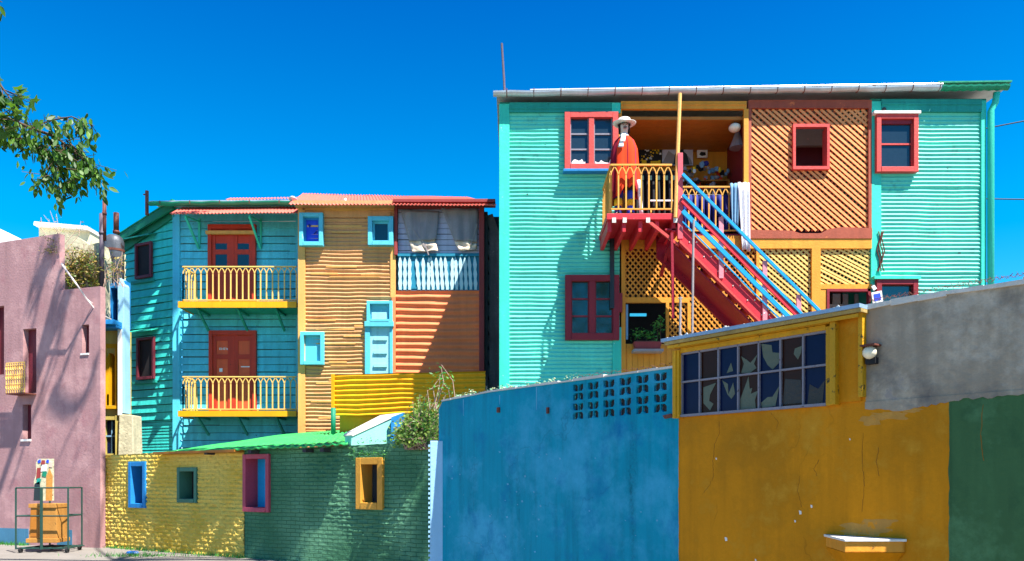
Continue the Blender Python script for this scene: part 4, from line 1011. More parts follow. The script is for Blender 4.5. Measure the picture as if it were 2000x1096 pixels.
# front gutter and eave
ye = 20.35
pL, pR = Vector(at(292,396,ye)), Vector(at(582,394,ye))
m = MB(); 
def hp2(m, p, q_, r, n=8):
    rings = []
    for i in range(15):
        c = p+(q_-p)*i/14; c = c+Vector((0,0,.012*sin(i*2.3)))
        rings.append([(c.x, c.y-r*cos(a), c.z-r*sin(a)) for a in [pi*k/n for k in range(n+1)]]+[(c.x, c.y-(r-.008)*cos(a), c.z-(r-.008)*sin(a)) for a in [pi*(n-k)/n for k in range(n+1)]])
    m.loft(rings, True)
hp2(m, pL, pR, .085); gu = m.build('gutter', M['greengut'], J)
m = MB()
for i in range(5): c = pL+(pR-pL)*(i+.4)/5; m.bar((c.x,c.y-.092,c.z+.02),(c.x,c.y-.092,c.z-.07), .02, .01)
m.build('gutter_bracket', M['rust'], gu)
m = MB(); m.add([(pL.x,ye+.02,pL.z+.06),(pR.x,ye+.02,pR.z+.06),(pR.x,22.8,pR.z-.1+.25),(pL.x+.2,22.8,pL.z+.15),(pL.x,ye+.02,pL.z+.03),(pR.x,ye+.02,pR.z+.03),(pR.x,22.8,pR.z+.1),(pL.x+.2,22.8,pL.z+.1)], [(0,1,2,3),(7,6,5,4),(0,4,5,1),(1,5,6,2),(2,6,7,3),(3,7,4,0)]); m.build('front_roof', M['zinc'], J)
y2 = 19.75
m = roofsheet(MB(), at(440,390,20.5), at(583,388,20.5), (at(583,389,21)[0],21,at(583,389,21)[2]+.04), (at(450,392,21)[0],21,at(450,389,21)[2]+.02)); m.build('upper_red_roof', M['redroof'], J)
# awning
ya = 19.92
a, b = Vector(at(331,417,ya)), Vector(at(584,415,ya)); m = roofsheet(MB(), a, b, (b.x,20.75,b.z+.44), (a.x,20.75,a.z+.44), .09, .02); aw = m.build('awning', M['redroof'], J); sd = aw.modifiers.new('t','SOLIDIFY'); sd.thickness = .012
m = MB()
for x in (362, 487):
    m = MB(); p = Vector(at(x, 422, ya+.1)); m.bar(p, (p.x+.05, 20.75, p.z-.62), .05, .05); m.bar((p.x+.05,20.79,p.z-.62),(p.x+.05,20.79,p.z+.2), .05, .05); m.bar(p, (p.x+.05,20.75,p.z+.1), .04, .04); m.build('awning_brace', M['turqt'], aw)
# doors
def door(r, label, lowc, lintel=None, head=440):
    x0, y0, x1, y1 = r; u0, u1 = U(x0), U(x1); z0, z1 = Z(y1), Z(y0)
    D_ = MB(RC).box(u0+.09, u1-.09, z0, z1-.1, .02, .05).build('double_door', lowc, J, label=label)
    m = MB(RC); m.box(u0, u0+.1, z0, z1, .02, .13); m.box(u1-.1, u1, z0, z1, .02, .13); m.box(u0+.1, u1-.1, z1-.12, z1, .02, .128); m.build('door_frame', M['doorred'], D_, bevel=.006)
    um = (u0+u1)/2; m = MB(RC)
    m.box(um-.05, um+.05, z0, z1-.12, .05, .085)
    for a, b in ((u0+.1, um-.05), (um+.05, u1-.1)):
        m.box(a, a+.09, z0, z1-.12, .05, .075); m.box(b-.09, b, z0, z1-.12, .05, .075)
        for f_ in (0., .44, .70, .93): zz = z0+(z1-.12-z0)*f_; m.box(a+.09, b-.09, zz, zz+.13, .05, .073)
    m.build('door_stile', M['doorred'], D_)
    return D_, (u0, u1, z0, z1, um)
D1, (u0,u1,z0,z1,um) = door((409,441,502,612), 'upper double door with dark panes and a pale lintel', M['doorred'])
m = MB(RC)
for a, b in ((u0+.19, um-.14), (um+.14, u1-.19)): m.box(a, b, z0+1.18, z1-.5, .052, .06)
m.build('pane', M['glass'], D1)
m = MB(RC).box(u0-.03, u1+.01, Z(461), Z(455), .12, .2); m.build('lintel', M['tant'], D1)
D2, (u0,u1,z0,z1,um) = door((411,647,503,812), 'lower double door with orange panels', M['dooror'])
m = MB(RC)
for x, w_, y in ((430,3,0),(434,2,1),(438,4,0),(444,3,1),(449,2,0)): m.px(x, 680+y, x+w_, 681.5+y, .055, .06); m.px(x+.5, 683, x+w_-.3, 684.2, .055, .06); m.px(x, 680, x+.8, 684, .055, .061)
m.px(430, 720, 436, 727, .055, .06); m.px(472, 716, 494, 718, .055, .06); m.build('chalk_marks', M['cloth'], D2)
# balconies
def balcony(y_rail, y_slab, y_bot, label, n=19):
    zf = BF.uz(0, y_slab)[1]; zb = BF.uz(0, y_bot)[1]; zr = BF.uz(0, y_rail)[1]
    ul, ur = BF.U(356), BF.U(582)
    m = MB(); wbox(m, ul-.06, ur-.02, 19.86, 20.81, zb+.03, zf); B_ = m.build('balcony', M['turqd'], J, bevel=.008, label=label)
    m = MB(BF).box(ul-.08, ur-.02, zb, zf+.015, .04, .075); m.box(0,.87,zb,zf+.015,.061,.075,Fr(ul,20.77,0,-1)); m.build('slab_edge', M['yel'], B_)
    m = rail_iron(MB(), BF, ul+.02, ur-.04, zf, zr, n, .0, .028); rail_iron(m, Fr(ul+.02, 20.77, 0, -1), 0, .87, zf, zr, 5, 0, .028)
    m.build('railing', M['rail'], B_)
    m = MB()
    for x in (ul+.35, (ul+ur)/2-.1, ur-.6):
        m = MB(); m.bar((x,19.98,zb+.02),(x+.0,20.75,zb-.42), .05, .06); m.bar((x,19.95,zb),(x,20.80,zb), .06, .05); m.build('bracket', M['turqd'], B_)
balcony(520, 591, 602, 'upper cream balcony'); balcony(735, 804, 814, 'lower cream balcony')
# gable windows
for (r, lb, hood) in (((270,476,302,545), 'upper narrow maroon gable window', (258,307,468)), ((273,660,307,742), 'lower narrow maroon gable window', (260,312,652))):
    wq = window(GB, r, J, M['maroon'], M['dark'], .07, .07, .055, label=lb)
    m = MB(GB); a, b = GB.U(hood[0]), GB.U(hood[1]); z = GB.uz(288, hood[2])[1]
    m.add([GB.pt(a,.02,z+.1),GB.pt(b,.02,z+.1),GB.pt(b+.02,.3,z),GB.pt(a-.02,.3,z),GB.pt(a,.02,z+.13),GB.pt(b,.02,z+.13),GB.pt(b+.02,.3,z+.03),GB.pt(a-.02,.3,z+.03)], [(3,2,1,0),(4,5,6,7),(0,1,5,4),(1,2,6,5),(2,3,7,6),(3,0,4,7)])
    m.build('hood', M['turqt'] if hood[2] > 600 else M['turqd'], wq)
    MB(GB).box(a+.08, b-.05, GB.uz(288, r[3]+4)[1]-.05, GB.uz(288, r[3]+4)[1]+.02, .02, .1).build('sill', M['turqd'], wq)
m = MB().tube([at(287,420,20.6), at(287,373,20.6)], .05, 6).bar(at(280,380,20.6), at(290,380,20.6), .03, .03); tag(m.build('iron_pipe', M['rust']), 'short rusty pipe with a side arm at the left end of the turquoise house gutter', 'pipe')

# ================================================================ NARROW BLUE BUILDING
NB = FY(20.0)
N_ = thing('blue_building', 'narrow bright blue and old yellow building squeezed between the pink and the turquoise house', 'building', at(222,1000,20.0))
h = [(NB.U(216),NB.U(233),NB.uz(0,630)[1],NB.uz(0,562)[1]),(NB.U(207),NB.U(226),NB.uz(0,792)[1],NB.uz(0,690)[1]),(NB.U(203),NB.U(228),NB.uz(0,886)[1],NB.uz(0,820)[1])]
zz = NB.uz(0,640)[1]
m = MB(NB).wall([(NB.U(190),NB.uz(0,560)[1]),(NB.U(244),NB.uz(0,548)[1])], zz, [h[0]], -.3, 0); m.build('upper_wall', M['bluebld'], N_)
m = MB(NB).wall([(NB.U(190),NB.uz(0,643)[1]),(NB.U(240),NB.uz(0,643)[1])], 1., h[1:2]+[h[2]], -.45, 0); m.build('lower_wall', M['yelbld'], N_)
m = MB(NB)
cx_, z_ = (h[1][0]+h[1][1])/2, h[1][3]; rr = (h[1][1]-h[1][0])/2
for s_ in (0, 1):
    pts = [(h[1][s_], z_+.02)]+[(cx_+(rr)*cos(a)*(1 if s_ else -1), z_-.22+.24*sin(a)) for a in [pi/2*k/6 for k in range(6, -1, -1)]]
    m.prism(pts, -.4, -.003)
m.build('arch_spandrel', M['yelbld'], N_)
m = MB(NB).px(204, 676, 208, 794, -.02, .03); m.px(226, 676, 230, 794, -.02, .03); m.px(204, 672, 230, 680, -.02, .031); m.px(201, 793, 233, 799, -.1, .08); m.px(207, 770, 212, 793, -.4, -.02); m.build('arch_surround', M['archyel'], N_)
MB(NB).px(205, 680, 229, 793, -.44, -.40).build('arch_glass', M['glassblue'], N_); MB(NB).px(207, 690, 213, 793, -.40, -.02).build('arch_reveal', M['archyel'], N_)
m = MB(NB).px(196, 632, 243, 641, -.05, .5); m.px(196, 641, 243, 646, -.05, .4); m.build('ledge', M['bluebld'], N_, bevel=.01)
m = MB(NB).px(201, 818, 229, 888, -.2, -.16); wq = m.build('window', M['glassblue'], N_); m = MB(NB).px(201, 850, 229, 853, -.16, -.1); m.px(213, 818, 215, 888, -.16, -.11); m.build('glazing_bar', M['denim'], wq)
m = MB(NB).px(214, 560, 235, 632, -.32, -.31); m.build('dark_opening', M['dark'], N_)
m = MB(NB).pxprism([(234,548),(240,545),(246,560),(248,808),(235,808)], -.2, .12); m.build('buttress', M['palepil'], N_, bevel=.01)
m = MB(NB).pxprism([(236,650),(242,700),(258,745),(250,800),(264,812),(236,812)], .05, .2) if 0 else MB(NB).px(236, 645, 243, 812, .12, .16); m.build('white_strip', M['white'], N_)
m = MB(NB).px(229, 812, 240, 990, -.1, .1); o = m.build('rough_pier', M['yelbld'], N_)
t = MB(NB).pxprism([(240,810),(266,812),(268,890),(238,892)], -.3, .2); tag(t.build('stone_stub', M['stone'], bevel=.02), 'pale rough stone stub wall between the yellow pier and the turquoise gable', 'wall')

# ================================================================ PINK BUILDING
P_ = thing('pink_building', 'tall dusty pink stucco building with narrow slit windows and a grey blue base band', 'building', (-10.8,18,0))
U = PK.U; Zp = lambda x, y: PK.uz(x, y)[1]
sl_ = [(-12,598,8,732),(45,642,71,768),(160,634,174,690),(44,790,61,858)]
hl = []
for a, b, c, d in sl_: hl.append((U(a), U(c), Zp((a+c)/2, d), Zp((a+c)/2, b)))
m = MB(PK).wall([(-9, Zp(-60,478)),(U(0),Zp(0,474)),(U(116),Zp(116,456)),(U(117)+.001,Zp(117,567)),(U(196),Zp(196,559))], 0, hl, -.14, 0); m.build('wall', M['pink'], P_)
m = MB(PK).wall([(-9,3.2),(U(190),3.2)], 0, [], -6, -.42) if 0 else MB(); wbox(m, -25, -12.6, 19.2, 20.6, 0, 5.4); m.build('core', M['pink'], P_)
m = MB(PK)
for hh in hl: m.box(hh[0]-.02, hh[1]+.02, hh[2]-.02, hh[3]+.02, -.18, -.142)
m.build('dark_pane', M['maroon'], P_)
m = MB(PK)
for a, b in ((U(-60), U(56)), (U(112), U(141))): m.box(a, b, 0, Zp(60,1033)*1.0, .0, .006)
m.build('base_band', M['pinkblue'], P_)
m = MB(PK).box(hl[3][0]-.03, hl[3][1]+.0, hl[3][2]-.05, hl[3][2], -.1, .03).box(hl[2][0]-.03, hl[2][1], hl[2][2]-.04, hl[2][2], -.1, .02); m.build('sill', M['white'], P_)
# iron basket on the slit window
m = MB(PK); a, b = U(36), U(71); za, zb_ = Zp(53,770), Zp(53,712)
m.box(a, b, za-.03, za, 0, .32); bk = m.build('window_basket', M['rust'], P_)
m = MB(PK)
for zq in (za+.08, (za+zb_)/2, zb_): m.box(a, b, zq-.012, zq+.012, .29, .31)
for i in range(9):
    u = a+(b-a)*i/8; m.bar(PK.pt(u,.3,za), PK.pt(u,.3,zb_), .018, .018)
    if i < 8:
        for j in range(3):
            c_ = Vector(PK.pt(u+(b-a)/16, .3, za+.15+j*.22)); m.tube([c_+Vector((.05*cos(t_), .0, .06*sin(t_))) for t_ in [k*pi/4 for k in range(8)]], .008, 4)
m.build('scroll_bars', M['rail'], bk)
# cart, cabinet and cut out board
f = FY(16.3)
t = thing('metal_cart', 'open dark green tubular cage cart on small wheels in front of the pink wall', 'cart', at(82,1072,16.3))
def ZZ(y): return f.uz(0, y)[1]
xa, xb = f.U(31), f.U(133); zc0, zc1, zc2 = .12, ZZ(1008), ZZ(953)
m = MB()
for x, y in ((xa,16.3),(xb,16.3),(xa+.3,17.0),(xb-.1,17.0)): m.tube([(x,y,.1),(x,y,zc2)], .02, 6)
for z in (zc0, zc1, zc2): m.tube([(xa,16.3,z),(xb,16.3,z),(xb-.1,17.0,z),(xa+.3,17.0,z),(xa,16.3,z)], .018, 6)
m.tube([((xa+xb)/2,16.28,.1),((xa+xb)/2,16.28,zc2)], .032, 6)
for k in range(6): x = xa+.1+k*(xb-xa-.2)/5; m.tube([(x,16.3,zc0),(x+.05,17.,zc0)], .014, 5)
m.build('frame', M['darkgreen'], t)
for x, y in ((xa+.1,16.3),(xb-.02,16.3),(xa+.35,17.0),(xb-.15,17.0)):
    m = MB().tube([(x-.02,y,.085),(x+.02,y,.085)], .06, 12); m.build('wheel', M['black'], t)
t = thing('cabinet', 'ochre wooden pedestal cabinet standing inside the green cage cart', 'cabinet', at(82,1058,16.6)); g2 = FY(16.45)
m = MB(g2); m.pxprism([(56,1056),(112,1056),(110,990),(60,990)], -.4, .0); m.build('body', M['cabinet'], t, bevel=.008)
m = MB(g2).px(57, 984, 111, 992, -.44, .03); m.px(53, 1052, 114, 1060, -.44, .05); m.build('moulding', M['cabinet'], t, bevel=.006)
m = MB(g2).px(60, 996, 76, 1048, .0, .01); m.build('side_panel', M['ochdark'], t)
t = thing('figure_board', 'painted cut out board of coloured shapes standing on the ochre cabinet', 'board', at(85,984,16.6)); g3 = FY(16.6)
m = MB(g3).pxprism([(68,978),(66,940),(71,925),(70,905),(74,896),(104,896),(104,978)], -.03, .0); m.build('board', M['stone'], t)
shapes = [('ochre_shape','cabinet',[(90,978),(91,930),(97,915),(103,930),(102,978)]),('grey_shape','dkgrey',[(66,978),(68,945),(78,940),(79,978)]),('teal_shape','turqd',[(71,945),(73,934),(81,936),(78,946)]),('green_shape','greenrake',[(82,930),(84,920),(92,922),(90,932)]),
  ('pale_shape','cloth',[(80,921),(83,908),(92,908),(91,920)]),('brown_shape','redpost',[(71,936),(73,914),(80,914),(79,932)]),('brown_shape','redpost',[(80,908),(82,899),(88,899),(88,907)]),('blue_shape','royal',[(74,900),(79,897),(80,903),(75,905)]),('blue_shape','royal',[(90,903),(92,898),(96,899),(95,905)]),('tan_shape','skin',[(96,912),(97,902),(103,903),(102,913)])]
for nm, mt, pts in shapes: MB(g3).pxprism(pts, .0, .012).build(nm, M[mt], t)

# ================================================================ BACKGROUND
t = thing('cream_building', 'flat roofed cream building seen above the pink wall', 'building', (-16,28,0)); fb = FY(27.)
m = MB(fb); m.pxprism([(76,600),(76,444),(176,452),(176,600)], -4, 0); m.build('wall', M['cream'], t); m = MB(fb).pxprism([(74,444),(75,437),(178,446),(178,453)], -4, .25); m.build('coping', M['white'], t)
t = thing('white_building', 'white parapet end visible above the pink roof at the far left', 'building', (-17,26,0)); fb = FY(25.)
m = MB(fb); m.pxprism([(-120,640),(-120,425),(0,447),(40,470),(60,640)], -4, 0); m.build('wall', M['white'], t)
fs = FY(19.6)
t = thing('rough_wall', 'ruined cream stone wall covered with climbers behind the pink building', 'wall', at(160,600,19.6))
m = MB(fs); m.pxprism([(118,620),(116,452),(150,462),(175,478),(192,474),(198,500),(200,640)], -.5, 0); m.build('masonry', M['stone'], t)
t = thing('water_tank', 'rounded galvanised tank behind the stone wall left of the turquoise house', 'tank', at(205,480,20.5))
c = at(222,474,20.6); m = MB(); m.loft([[(c[0]+r_*cos(2*pi*k/20), c[1]+r_*sin(2*pi*k/20)*.8, c[2]+z_) for k in range(20)] for r_, z_ in ((.27,-2),(.27,.0),(.23,.12),(.15,.19),(.02,.22))]); m.sm = True; m.build('shell', M['oldzinc'], t)
m = MB()
for z_ in (-.8, -.25): m.loft([[(c[0]+.28*cos(2*pi*k/20), c[1]+.28*sin(2*pi*k/20)*.8, c[2]+z_+dz_) for k in range(20)] for dz_ in (0,.06)], False)
m.build('band', M['rust'], t)
for (x, ya_, yb_, r_, mt, lb) in ((204,380,470,.045,'rust','thin rusty pipe rising highest beside the stone wall'),(199,418,560,.06,'polegrey','thick dull grey pipe in front of the stone wall'),(227,416,450,.065,'rust','short thick rusty chimney pipe next to the green roof edge')):
    m = MB().tube([at(x,yb_,19.35), at(x,ya_,19.35)], r_, 10).tube([at(x,ya_+35,19.35), at(x,ya_+40,19.35)], r_*1.25, 10); m.sm = True; tag(m.build('chimney_pipe', M[mt]), lb, 'pipe', 'pipes above the ruined wall')

# ================================================================ LOW BRICK OUTBUILDING
O_ = thing('brick_outbuilding', 'low painted brick outbuilding, yellow at left, green at right, with four small windows', 'outbuilding', (-5.2,15.2,0))
U = OB.U; Zo = lambda x, y: OB.uz(x, y)[1]
wins = [((254,902,287,992), 'bluebld', 'blue framed narrow window', 'glassblue'), ((349,913,387,982), 'darkgrn', 'green framed small window', 'dark'), ((477,887,528,1000), 'pinkw', 'pink framed tall window with a blue shutter inside', 'sky_rail'), ((698,894,750,995), 'ochre', 'ochre framed window', 'glass')]
M['darkgrn'] = pm('grey_green_frame', (70,122,100), .15, .6); M['pinkw'] = pm('dusty_rose_frame', (176,72,92), .16, .6, ((120,50,60), .25, 8)); M['ochwin'] = pm('ochre_window_frame', (206,146,52), .16, .6, ((150,100,40), .25, 8))
def hf_y(u, z):
    row = .085; zz = z+.02*noise.noise(Vector((u*1.5, z*2, 4))); k = math.floor(zz/row); fu = ((u+(k % 2)*.12)/.25) % 1; fz = (zz/row) % 1
    edge = min(1, min(fz, 1-fz)*5)*min(1, min(fu, 1-fu)*9)
    top = max(0., min(1., (z-1.45+.4*noise.noise(Vector((u*1.1, z, 1))))*2.2))
    rough = .02*noise.noise(Vector((u*7, z*13, 1)))+.024*noise.noise(Vector((u*17, z*26, 2)))+.012*abs(noise.noise(Vector((u*40, z*50, 2))))
    return (.024*edge+rough*(1-.72*top))-.01
def hf_g(u, z):
    row = .078; zz = z+.012*noise.noise(Vector((u*1.2, z, 4))); k = math.floor(zz/row); fu = ((u+(k % 2)*.13)/.26) % 1; fz = (zz/row) % 1
    edge = min(1, min(fz, 1-fz)*4)*min(1, min(fu, 1-fu)*10)
    msk = max(.15, min(1., .55+1.6*noise.noise(Vector((u*.6+3, z*.8, 7)))+(u-8.5)*.18))
    rough = .04*noise.noise(Vector((u*6, z*22, 1)))+.03*noise.noise(Vector((u*22, z*30, 2)))
    return (.018*edge+rough*(.4+.6*msk))*msk-.01
fwpx = [10, 8, 9, 12]; hs1, hs2 = [], []
ZT = Zo(300, 886)
for i, (r, a, lb, pn) in enumerate(wins):
    xm = (r[0]+r[2])/2; (hs1 if i < 2 else hs2).append((U(r[0]+5), U(r[2]-5), Zo(xm, r[3]-6), Zo(xm, r[1]+6)))
um = U(477)
m = MB(OB).wall([(U(189),Zo(189,890)),(U(330),Zo(330,884)),(um,Zo(477,878))], 0, hs1, -.35, -.04); rw = rough_wall(OB, [(U(189),Zo(189,890)),(U(330),Zo(330,884)),(um,Zo(477,878))], hs1, hf_y); b0 = len(m.v); m.v += rw.v; m.f += [tuple(b0+i for i in q_) for q_ in rw.f]; m.build('yellow_brick_wall', BK_brick_y, O_, smooth=True)
m = MB(OB).wall([(um,Zo(477,878)),(U(690),Zo(690,870)),(U(838),Zo(838,862))], 0, hs2, -.35, -.04); rw = rough_wall(OB, [(um,Zo(477,878)),(U(690),Zo(690,870)),(U(838),Zo(838,862))], hs2, hf_g, .03, .015); b0 = len(m.v); m.v += rw.v; m.f += [tuple(b0+i for i in q_) for q_ in rw.f]; m.build('green_brick_wall', BK_brick_g, O_, smooth=True)
for i, (r, mt, lb, pn) in enumerate(wins):
    if mt == 'ochre': mt = 'ochwin'
    xm = (r[0]+r[2])/2; u0, u1, z0, z1 = U(r[0]), U(r[2]), Zo(xm, r[3]), Zo(xm, r[1]); fw = (.10, .085, .09, .12)[i]
    m = MB(OB); m.box(u0, u0+fw, z0, z1, -.3, .05); m.box(u1-fw, u1, z0, z1, -.3, .05); m.box(u0+fw, u1-fw, z1-fw, z1, -.3, .048); m.box(u0+fw, u1-fw, z0, z0+fw, -.3, .06)
    W_ = m.build('window', M[mt], O_, bevel=.008, label=lb)
    MB(OB).box(u0+fw, u1-fw, z0+fw, z1-fw, -.29, -.26).build('pane', M[pn], W_)
    if i == 2: MB(OB).box(u0+fw+.25, u1-fw-.03, z1-fw-.3, z1-fw-.06, -.255, -.245).build('dark_light', M['dark'], W_)
    if i == 3: MB(OB).box(u1-fw-.09, u1-fw-.0, z0+fw, z1-fw, -.255, -.1).build('blue_reveal', M['bluebld'], W_)
# lean-to roof
a = Vector(OB.pt(U(335), .22, ZT+.02)); b = Vector(OB.pt(U(694), .22, ZT+.02)); c = Vector(at(692,838,18.3)); d = Vector(at(560,848,19.2))
a.z = OB.uz(335,884)[1]; b.z = OB.uz(694,867)[1]
m = roofsheet(MB(), a, b, c, d, .2, .014); r_ = m.build('roof', M['greenroof'], O_); sd = r_.modifiers.new('t','SOLIDIFY'); sd.thickness = .03; sd.offset = -1
m = MB(OB); 
for x in (415, 500, 606, 640): m.box(U(x), U(x)+.09, ZT-.06, ZT+.01, 0, .2)
m.build('rafter_end', M['dkwood'], r_)
m = MB(OB).prism([(U(318),ZT-.02),(um,ZT-.02),(um,ZT+.03),(U(318),ZT+.02)], .0, .24); m.build('eave_flashing', M['ochdark'], r_)
# pale turquoise parapet
Pq = Fr(OB.pt(U(690),0,0)[0], OB.pt(U(690),0,0)[1]+.05, .75, .66)
o = MB(Pq); pp = [Pq.uz(x, y) for x, y in ((686,872),(687,851),(760,814),(768,812),(766,868))]; o.prism(pp, -.25, 0); t = thing('turquoise_parapet', 'pale turquoise sloping parapet at the right end of the green low roof', 'wall', Pq.pt(0,0,0)); o.build('face', M['palet'], t, bevel=.01)
m = MB(Pq); p2 = [Pq.uz(x, y) for x, y in ((686,850),(688,846),(760,809),(790,806),(768,815),(688,852))]; m.prism(p2, -.3, .02); m.build('coping', M['cap'], t)
m = MB(FY(14.2)); m.pxprism([(764,815),(788,806),(776,860),(764,866)], -.3, 0); m.build('return_face', M['bluebld'], t)
# pale pier
pr = FY(12.05); t = thing('pale_pier', 'pale blue pier joining the green brick wall and the tall blue wall', 'pier', at(850,1120,12.05)); 
m = MB(pr).px(840, 861, 866, 1115, -.4, 0); z = 0.0
m.build('shaft', M['palepil'], t, bevel=.01)
m = MB(pr); u_ = pr.U(840); k = 0; z = 0
while z < pr.uz(0,866)[1]: m.box(u_-.028, u_+.002, z, z+.035, -.1, -.004); z += .075
m.build('toothing', M['palepil'], t)

# ================================================================ FOREGROUND WALL
W = thing('painted_wall', 'long plastered street wall painted blue, ochre and green with bare grey render at the upper right', 'wall', (1.5,9,0))
U = FW.U; Zf = lambda x, y: FW.uz(x, y)[1]
ub0, ub1, uo1, ug1_ = U(857), U(1327), U(1856), U(2300)+2.4
ztop = (Zf(1315,720)+Zf(900,778))/2
holes = []
zA, zB = Zf(1214, 737), Zf(1214, 815)   # rows from top to bottom
ga, gb_ = U(1118), U(1312); gw = (gb_-ga)/6
star = []
for gi in range(6):
    for rj in range(2):
        for i in range(2):
            for j in range(2):
                u0 = ga+gi*gw+gw*.04+i*gw*.36; z1 = zA-(zA-zB)*(rj*.51+.02)-(zA-zB)*.235*j
                hw, hh = gw*.33, (zA-zB)*.19; holes.append((u0, u0+hw, z1-hh, z1)); star.append((u0, u0+hw, z1-hh, z1, i, j))
m = MB(FW)
tl = [(ub0, Zf(857,800)), (ub0+.10, Zf(862,784)), (U(960), Zf(960,765)), (U(1120), Zf(1120,744)), (ub1-.04, Zf(1317,718)), (ub1, Zf(1318,718))]
m.wall(tl, 0, holes, -.04, 0); bw_ = m.build('blue_section', M['bluewall'], W)
m = MB(FW); m2 = MB(FW)
for u0, u1, z0, z1, i, j in star:
    a, b = (u0, u1) if (i+j) % 2 else (u1, u0)
    um_, zm_ = (u0+u1)/2, (z0+z1)/2; q1 = (u1-u0)*.34; q2 = (z1-z0)*.34
    m.prism([(u0,z1),(u0+q1,z1),(u0,z1-q2)] if (i+j) % 2 else [(u1,z1),(u1-q1,z1),(u1,z1-q2)], -.038, -.004); m.prism([(u1,z0),(u1-q1,z0),(u1,z0+q2)] if (i+j) % 2 else [(u0,z0),(u0+q1,z0),(u0,z0+q2)], -.038, -.004)
    m2.box(u0-.0, u0+.028, z0, z1, -.085, -.041); m2.box(u0, u1, z1-.022, z1, -.085, -.0415)  # dark strips paint the shade at one side and top of each hole
m2.build('block_shade_strip', M['blockshade'], bw_)
m.build('breeze_block_webs', M['bluewall'], bw_)
for ub_, mt_, nm_ in ((ub1,'ochwall','ochre_paint_edge'),(uo1,'grnwall','green_paint_edge')):
    m = MB(FW); z = 0.
    zt_e = Zf(1327,812) if mt_ == 'ochwall' else Zf(1856,772)
    pr0 = .006
    while z < zt_e-.04:
        d_ = .004+.010*abs(noise.noise(Vector((z*4, ub_, 1))))+.004*random.random(); m.prism([(ub_-pr0,z),(ub_+.004,z),(ub_+.004,z+.04),(ub_-d_,z+.04)], .001, .003); pr0 = d_; z += .04
    m.build(nm_, M[mt_], W)
# drips, rust spots and scuffs on the blue wall
m = MB(FW); random.seed(44)
for x, y0_, y1_ in ((976,772,790),(1048,756,800),(905,780,812),(1290,730,742)):
    u_ = U(x); m.prism([(u_-.008,Zf(x,y0_)),(u_+.008,Zf(x,y0_)),(u_+.004,Zf(x,y1_)),(u_-.003,Zf(x,y1_))], .0, .002)
for _ in range(46):
    x = random.gauss(1000,70) if _ % 2 else random.uniform(880,1310); y = random.uniform(880,1080); s_ = random.uniform(.5,2.2)
    m.pxprism([(x-s_,y-s_*.7),(x+s_*.5,y-s_),(x+s_,y+s_*.6),(x-s_*.3,y+s_)], .0, .002)
m.build('pale_scuff', M['bluescuff'], bw_)
m = MB(FW); m.pxprism([(1296,812),(1312,808),(1316,815),(1300,818)], .0, .02); m.px(973, 796, 977, 806, 0, .03); m.px(1070, 796, 1073, 808, 0, .03)
m.build('rust_spot', M['rust'], bw_)
# coping
m = MB(FW); 
for (a, za), (b, zb_) in zip(tl[1:], tl[2:-1]):
    N = max(2, int((b-a)/.25))
    for i in range(N):
        p, q_ = a+(b-a)*i/N, a+(b-a)*(i+1)/N; z0 = za+(zb_-za)*i/N; z1 = za+(zb_-za)*(i+1)/N; r1 = random.uniform(.012,.03)
        m.prism([(p,z0-.005),(q_,z1-.005),(q_,z1+r1),(p,z0+r1*.9)], -.15-random.uniform(0,.02), .012+random.uniform(0,.012))
m.build('coping', M['cap'], W)
wl, wr = U(1320), U(1700)
zwb = Zf(1480,806)
holeW = (U(1334), U(1618), Zf(1476,803), Zf(1476,668))
to = [(ub1, Zf(1327,650)), (uo1, Zf(1856,572))]
ztR = Zf(1850,573)
m = MB(FW).wall([(ub1,Zf(1640,612)),(U(1700),Zf(1640,612)),(U(1701),Zf(1850,780)),(uo1,Zf(1850,780))], 0, [holeW], -.18, 0); oc = m.build('ochre_section', M['ochwall'], W)
m = MB(FW).wall([(uo1,Zf(1930,770)),(ug1_,Zf(1930,770))], 0, [], -.18, 0); m.build('green_section', M['grnwall'], W)
tr_ = [(U(1691), Zf(1691,600)), (U(1850), Zf(1850,573)), (U(2000), Zf(2000,549)), (ug1_, Zf(2000,549)+.03)]
zb2 = Zf(1850,780)
m = MB(FW).wall([(u, z) for u, z in tr_], zb2-.0, [], -.18, .001); cr = m.build('render_section', M['concrete'], W)
m = MB(FW)   # lower ragged edge of the render spills over the paint
random.seed(12)
a = U(1690); pts = []
while a < ug1_: pts.append((a, zb2-random.uniform(0,.02)-(.06*max(0, 1-abs(a-U(1760))/.5)))); a += .035
pts2 = pts+[(pts[-1][0], zb2+.03), (pts[0][0], zb2+.03)]
for (a, za), (b, zb_) in zip(pts, pts[1:]): m.prism([(a,za),(b,zb_),(b,zb2+.03),(a,zb2+.03)], .002, .007)
m.build('render_edge', M['concrete'], cr)
m = MB(FW)
for (a, za), (b, zb_) in zip(tr_, tr_[1:]):
    N = max(2, int((b-a)/.2))
    for i in range(N):
        p, q_ = a+(b-a)*i/N, a+(b-a)*(i+1)/N; z0 = za+(zb_-za)*i/N; z1 = za+(zb_-za)*(i+1)/N; r1 = random.uniform(.01,.03)
        m.prism([(p,z0-.03*random.random()),(q_,z1-.03*random.random()),(q_,z1+r1),(p,z0+r1)], -.22, .014+random.uniform(0,.015))
m.build('coping', M['cap'], W)
